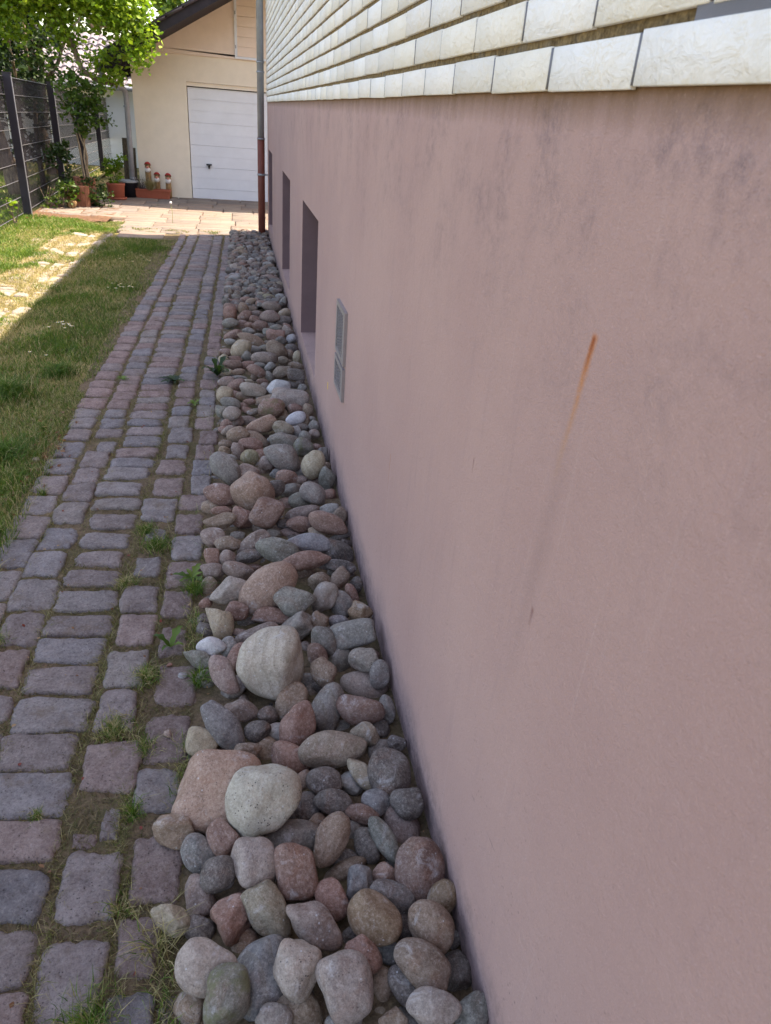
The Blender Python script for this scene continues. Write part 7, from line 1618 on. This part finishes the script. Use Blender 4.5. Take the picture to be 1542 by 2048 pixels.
t = thing('terracotta_pot', 'terracotta coloured oval pot on a saucer', 'plant pot', (-2.13, 14.62, 0))
b2 = bmesh.new(); lathe(b2, [(.12, .02), (.135, .03), (.148, .22), (.158, .235), (.162, .265), (.150, .268), (.146, .24)], 32, sx=1.0, sy=.8); bm_obj('pot_body', b2, M_TERRA, t, True)
b2 = bmesh.new(); lathe(b2, [(.15, .0), (.165, .012), (.17, .035), (.160, .036), (.150, .019)], 32, sx=1.05, sy=.85); bm_obj('saucer', b2, M_TERRA, t, True)
t = thing('potted_plant', 'bushy fresh green plant growing in the terracotta pot', 'plant', (-2.13, 14.62, .24))
b2 = bmesh.new()
for k in range(9): limb(b2, (rnd.uniform(-.06, .06), rnd.uniform(-.05, .05), 0), (rnd.uniform(-.2, .2), rnd.uniform(-.12, .12), rnd.uniform(.3, .5)), .006, .003)
bm_obj('stem', b2, simple('green_stem', lin(88, 110, 52), .7), t)
crown('foliage', [(0, 0, .16, .17, .15, .14), (-.03, 0, .32, .18, .15, .14), (.12, 0, .38, .12, .12, .14)], 46, .036, BR[[0, 3]], t, .06, 18)
t = thing('black_bucket', 'black plastic tub with a pale lid beside the garage downpipe', 'tub', (-1.97, 15.05, 0))
b2 = bmesh.new(); lathe(b2, [(.13, 0), (.165, .24), (.17, .25)], 24); bm_obj('tub_body', b2, M_BLACK, t, True)
b2 = bmesh.new(); lathe(b2, [(.18, .251), (.185, .262), (.17, .285), (.02, .29)], 24); bm_obj('lid', b2, simple('dirty_pale_plastic', lin(150, 152, 154), .6, 20, .5, .003, .2), t, True)

t = thing('planter_trough', 'long terracotta coloured window box on the terrace by the garage wall', 'planter', (-1.545, 15.05, 0), -.05)
b2 = bmesh.new()
v = box(b2, -.31, .31, -.085, .085, 0.0, .135)
for q in v:
    if q.co.z < .01: q.co.x *= .93; q.co.y *= .8
bm_obj('trough_body', b2, M_TERRA, t, bevel=.006)
b2 = bmesh.new()
for a in ((-.325, .325, -.098, -.082), (-.325, .325, .082, .098), (-.325, -.309, -.0815, .0815), (.309, .325, -.0815, .0815)): box(b2, a[0], a[1], a[2], a[3], .132, .158)
bm_obj('rim', b2, M_TERRA, t)
b2 = bmesh.new(); box(b2, -.30, .30, -.078, .078, .1355, .142); bm_obj('compost', b2, M_EARTH, t)
t = thing('heather_plant', 'grey brown withered heather at the pipe end of the trough', 'plant', (-1.73, 15.03, .14))
b2 = bmesh.new()
for k in range(40): limb(b2, (rnd.uniform(-.05, .05), rnd.uniform(-.04, .04), 0), (rnd.uniform(-.16, .14), rnd.uniform(-.1, .1), rnd.uniform(.1, .24)), .003, .0015, .1, 4)
bm_obj('twigs', b2, simple('withered_twig', lin(96, 84, 84), .9), t)
crown('foliage', [(0, 0, .1, .14, .1, .1)], 60, .014, np.array([lin(98, 84, 88), lin(120, 108, 104), lin(82, 84, 66)]), t, .05, 16)
o = tuft('dry_grass_plant', 'straw coloured dry grass hanging over the front of the trough', -1.575, 14.99, 420, .07, .10, .24, 1.0, (.3, 1.6), (.003, .006), None, .14, 'plant', None)
if 'group' in o: del o['group']
def gnome(label, x, y, h, r):
    t = thing('gnome_post', label, 'garden figure', (x, y, 0), 0, 'painted log gnomes behind the trough')
    zt = h
    b2 = bmesh.new(); tube(b2, [(0, 0, 0), (0, 0, zt*.5), (0, 0, zt-.05), (0, .02, zt)], [r, r, r*.98, r*.8], 20); bm_obj('log', b2, M_LOG, t, True)
    # slanted cut with cap, face and beard on the front
    def disc(nm, cz, rr, yy, mat, thick=.012, sx=1, sz=1):
        b3 = bmesh.new(); bmesh.ops.create_uvsphere(b3, u_segments=20, v_segments=12, radius=1)
        for v_ in b3.verts: v_.co = Vector((v_.co.x*rr*sx, v_.co.y*thick+yy, v_.co.z*rr*sz+cz))
        return bm_obj(nm, b3, mat, t, True)
    b3 = bmesh.new(); bmesh.ops.create_uvsphere(b3, u_segments=24, v_segments=14, radius=1)
    for v_ in b3.verts: v_.co = Vector((v_.co.x*r*1.12, v_.co.y*r*1.05-.004, v_.co.z*r*1.1+zt-.02))
    geom = b3.verts[:]+b3.edges[:]+b3.faces[:]
    bmesh.ops.bisect_plane(b3, geom=geom, plane_co=(0, 0, zt-.02), plane_no=(0, .5, 1), clear_inner=True); bm_obj('red_cap', b3, M_REDP, t, True)
    disc('beard', zt-.095, r*1.0, -r*.75, M_WHP, .035, 1.0, .9)
    disc('face', zt-.055, r*.62, -r*.92, M_SKIN, .03, 1, .62)
    for sx_ in (-1, 1): 
        b3 = bmesh.new(); bmesh.ops.create_uvsphere(b3, u_segments=8, v_segments=6, radius=.005, matrix=Matrix.Translation((sx_*.016, -r*.92-.028, zt-.048))); bm_obj('eye', b3, M_BLACK, t)
    b3 = bmesh.new(); bmesh.ops.create_uvsphere(b3, u_segments=10, v_segments=8, radius=.009, matrix=Matrix.Translation((0, -r*.92-.03, zt-.062))); bm_obj('nose', b3, M_REDP, t, True)
gnome('tallest painted log gnome with red cap and white beard', -1.625, 15.24, .56, .052)
gnome('middle painted log gnome partly behind the dry grass', -1.47, 15.22, .40, .05)
gnome('painted log gnome next to the garage door end of the trough', -1.27, 15.20, .395, .052)
for (x, y, h, lab) in ((-2.12, 16.2, .95, 'weathered grey board leaning beside the garage downpipe'), (-1.98, 16.0, .8, 'dark brown board standing in the gap behind the downpipe')):
    t_ = bmesh.new(); box(t_, -.06, .06, -.015, .015, 0, h); o = bm_obj('wooden_board', t_, m_bark('weathered_board', (70, 60, 52), (130, 118, 104)), None, bevel=.003, loc=(x, y, -.03), rot=(.03, .02, .1)); tag(o, lab, 'board')
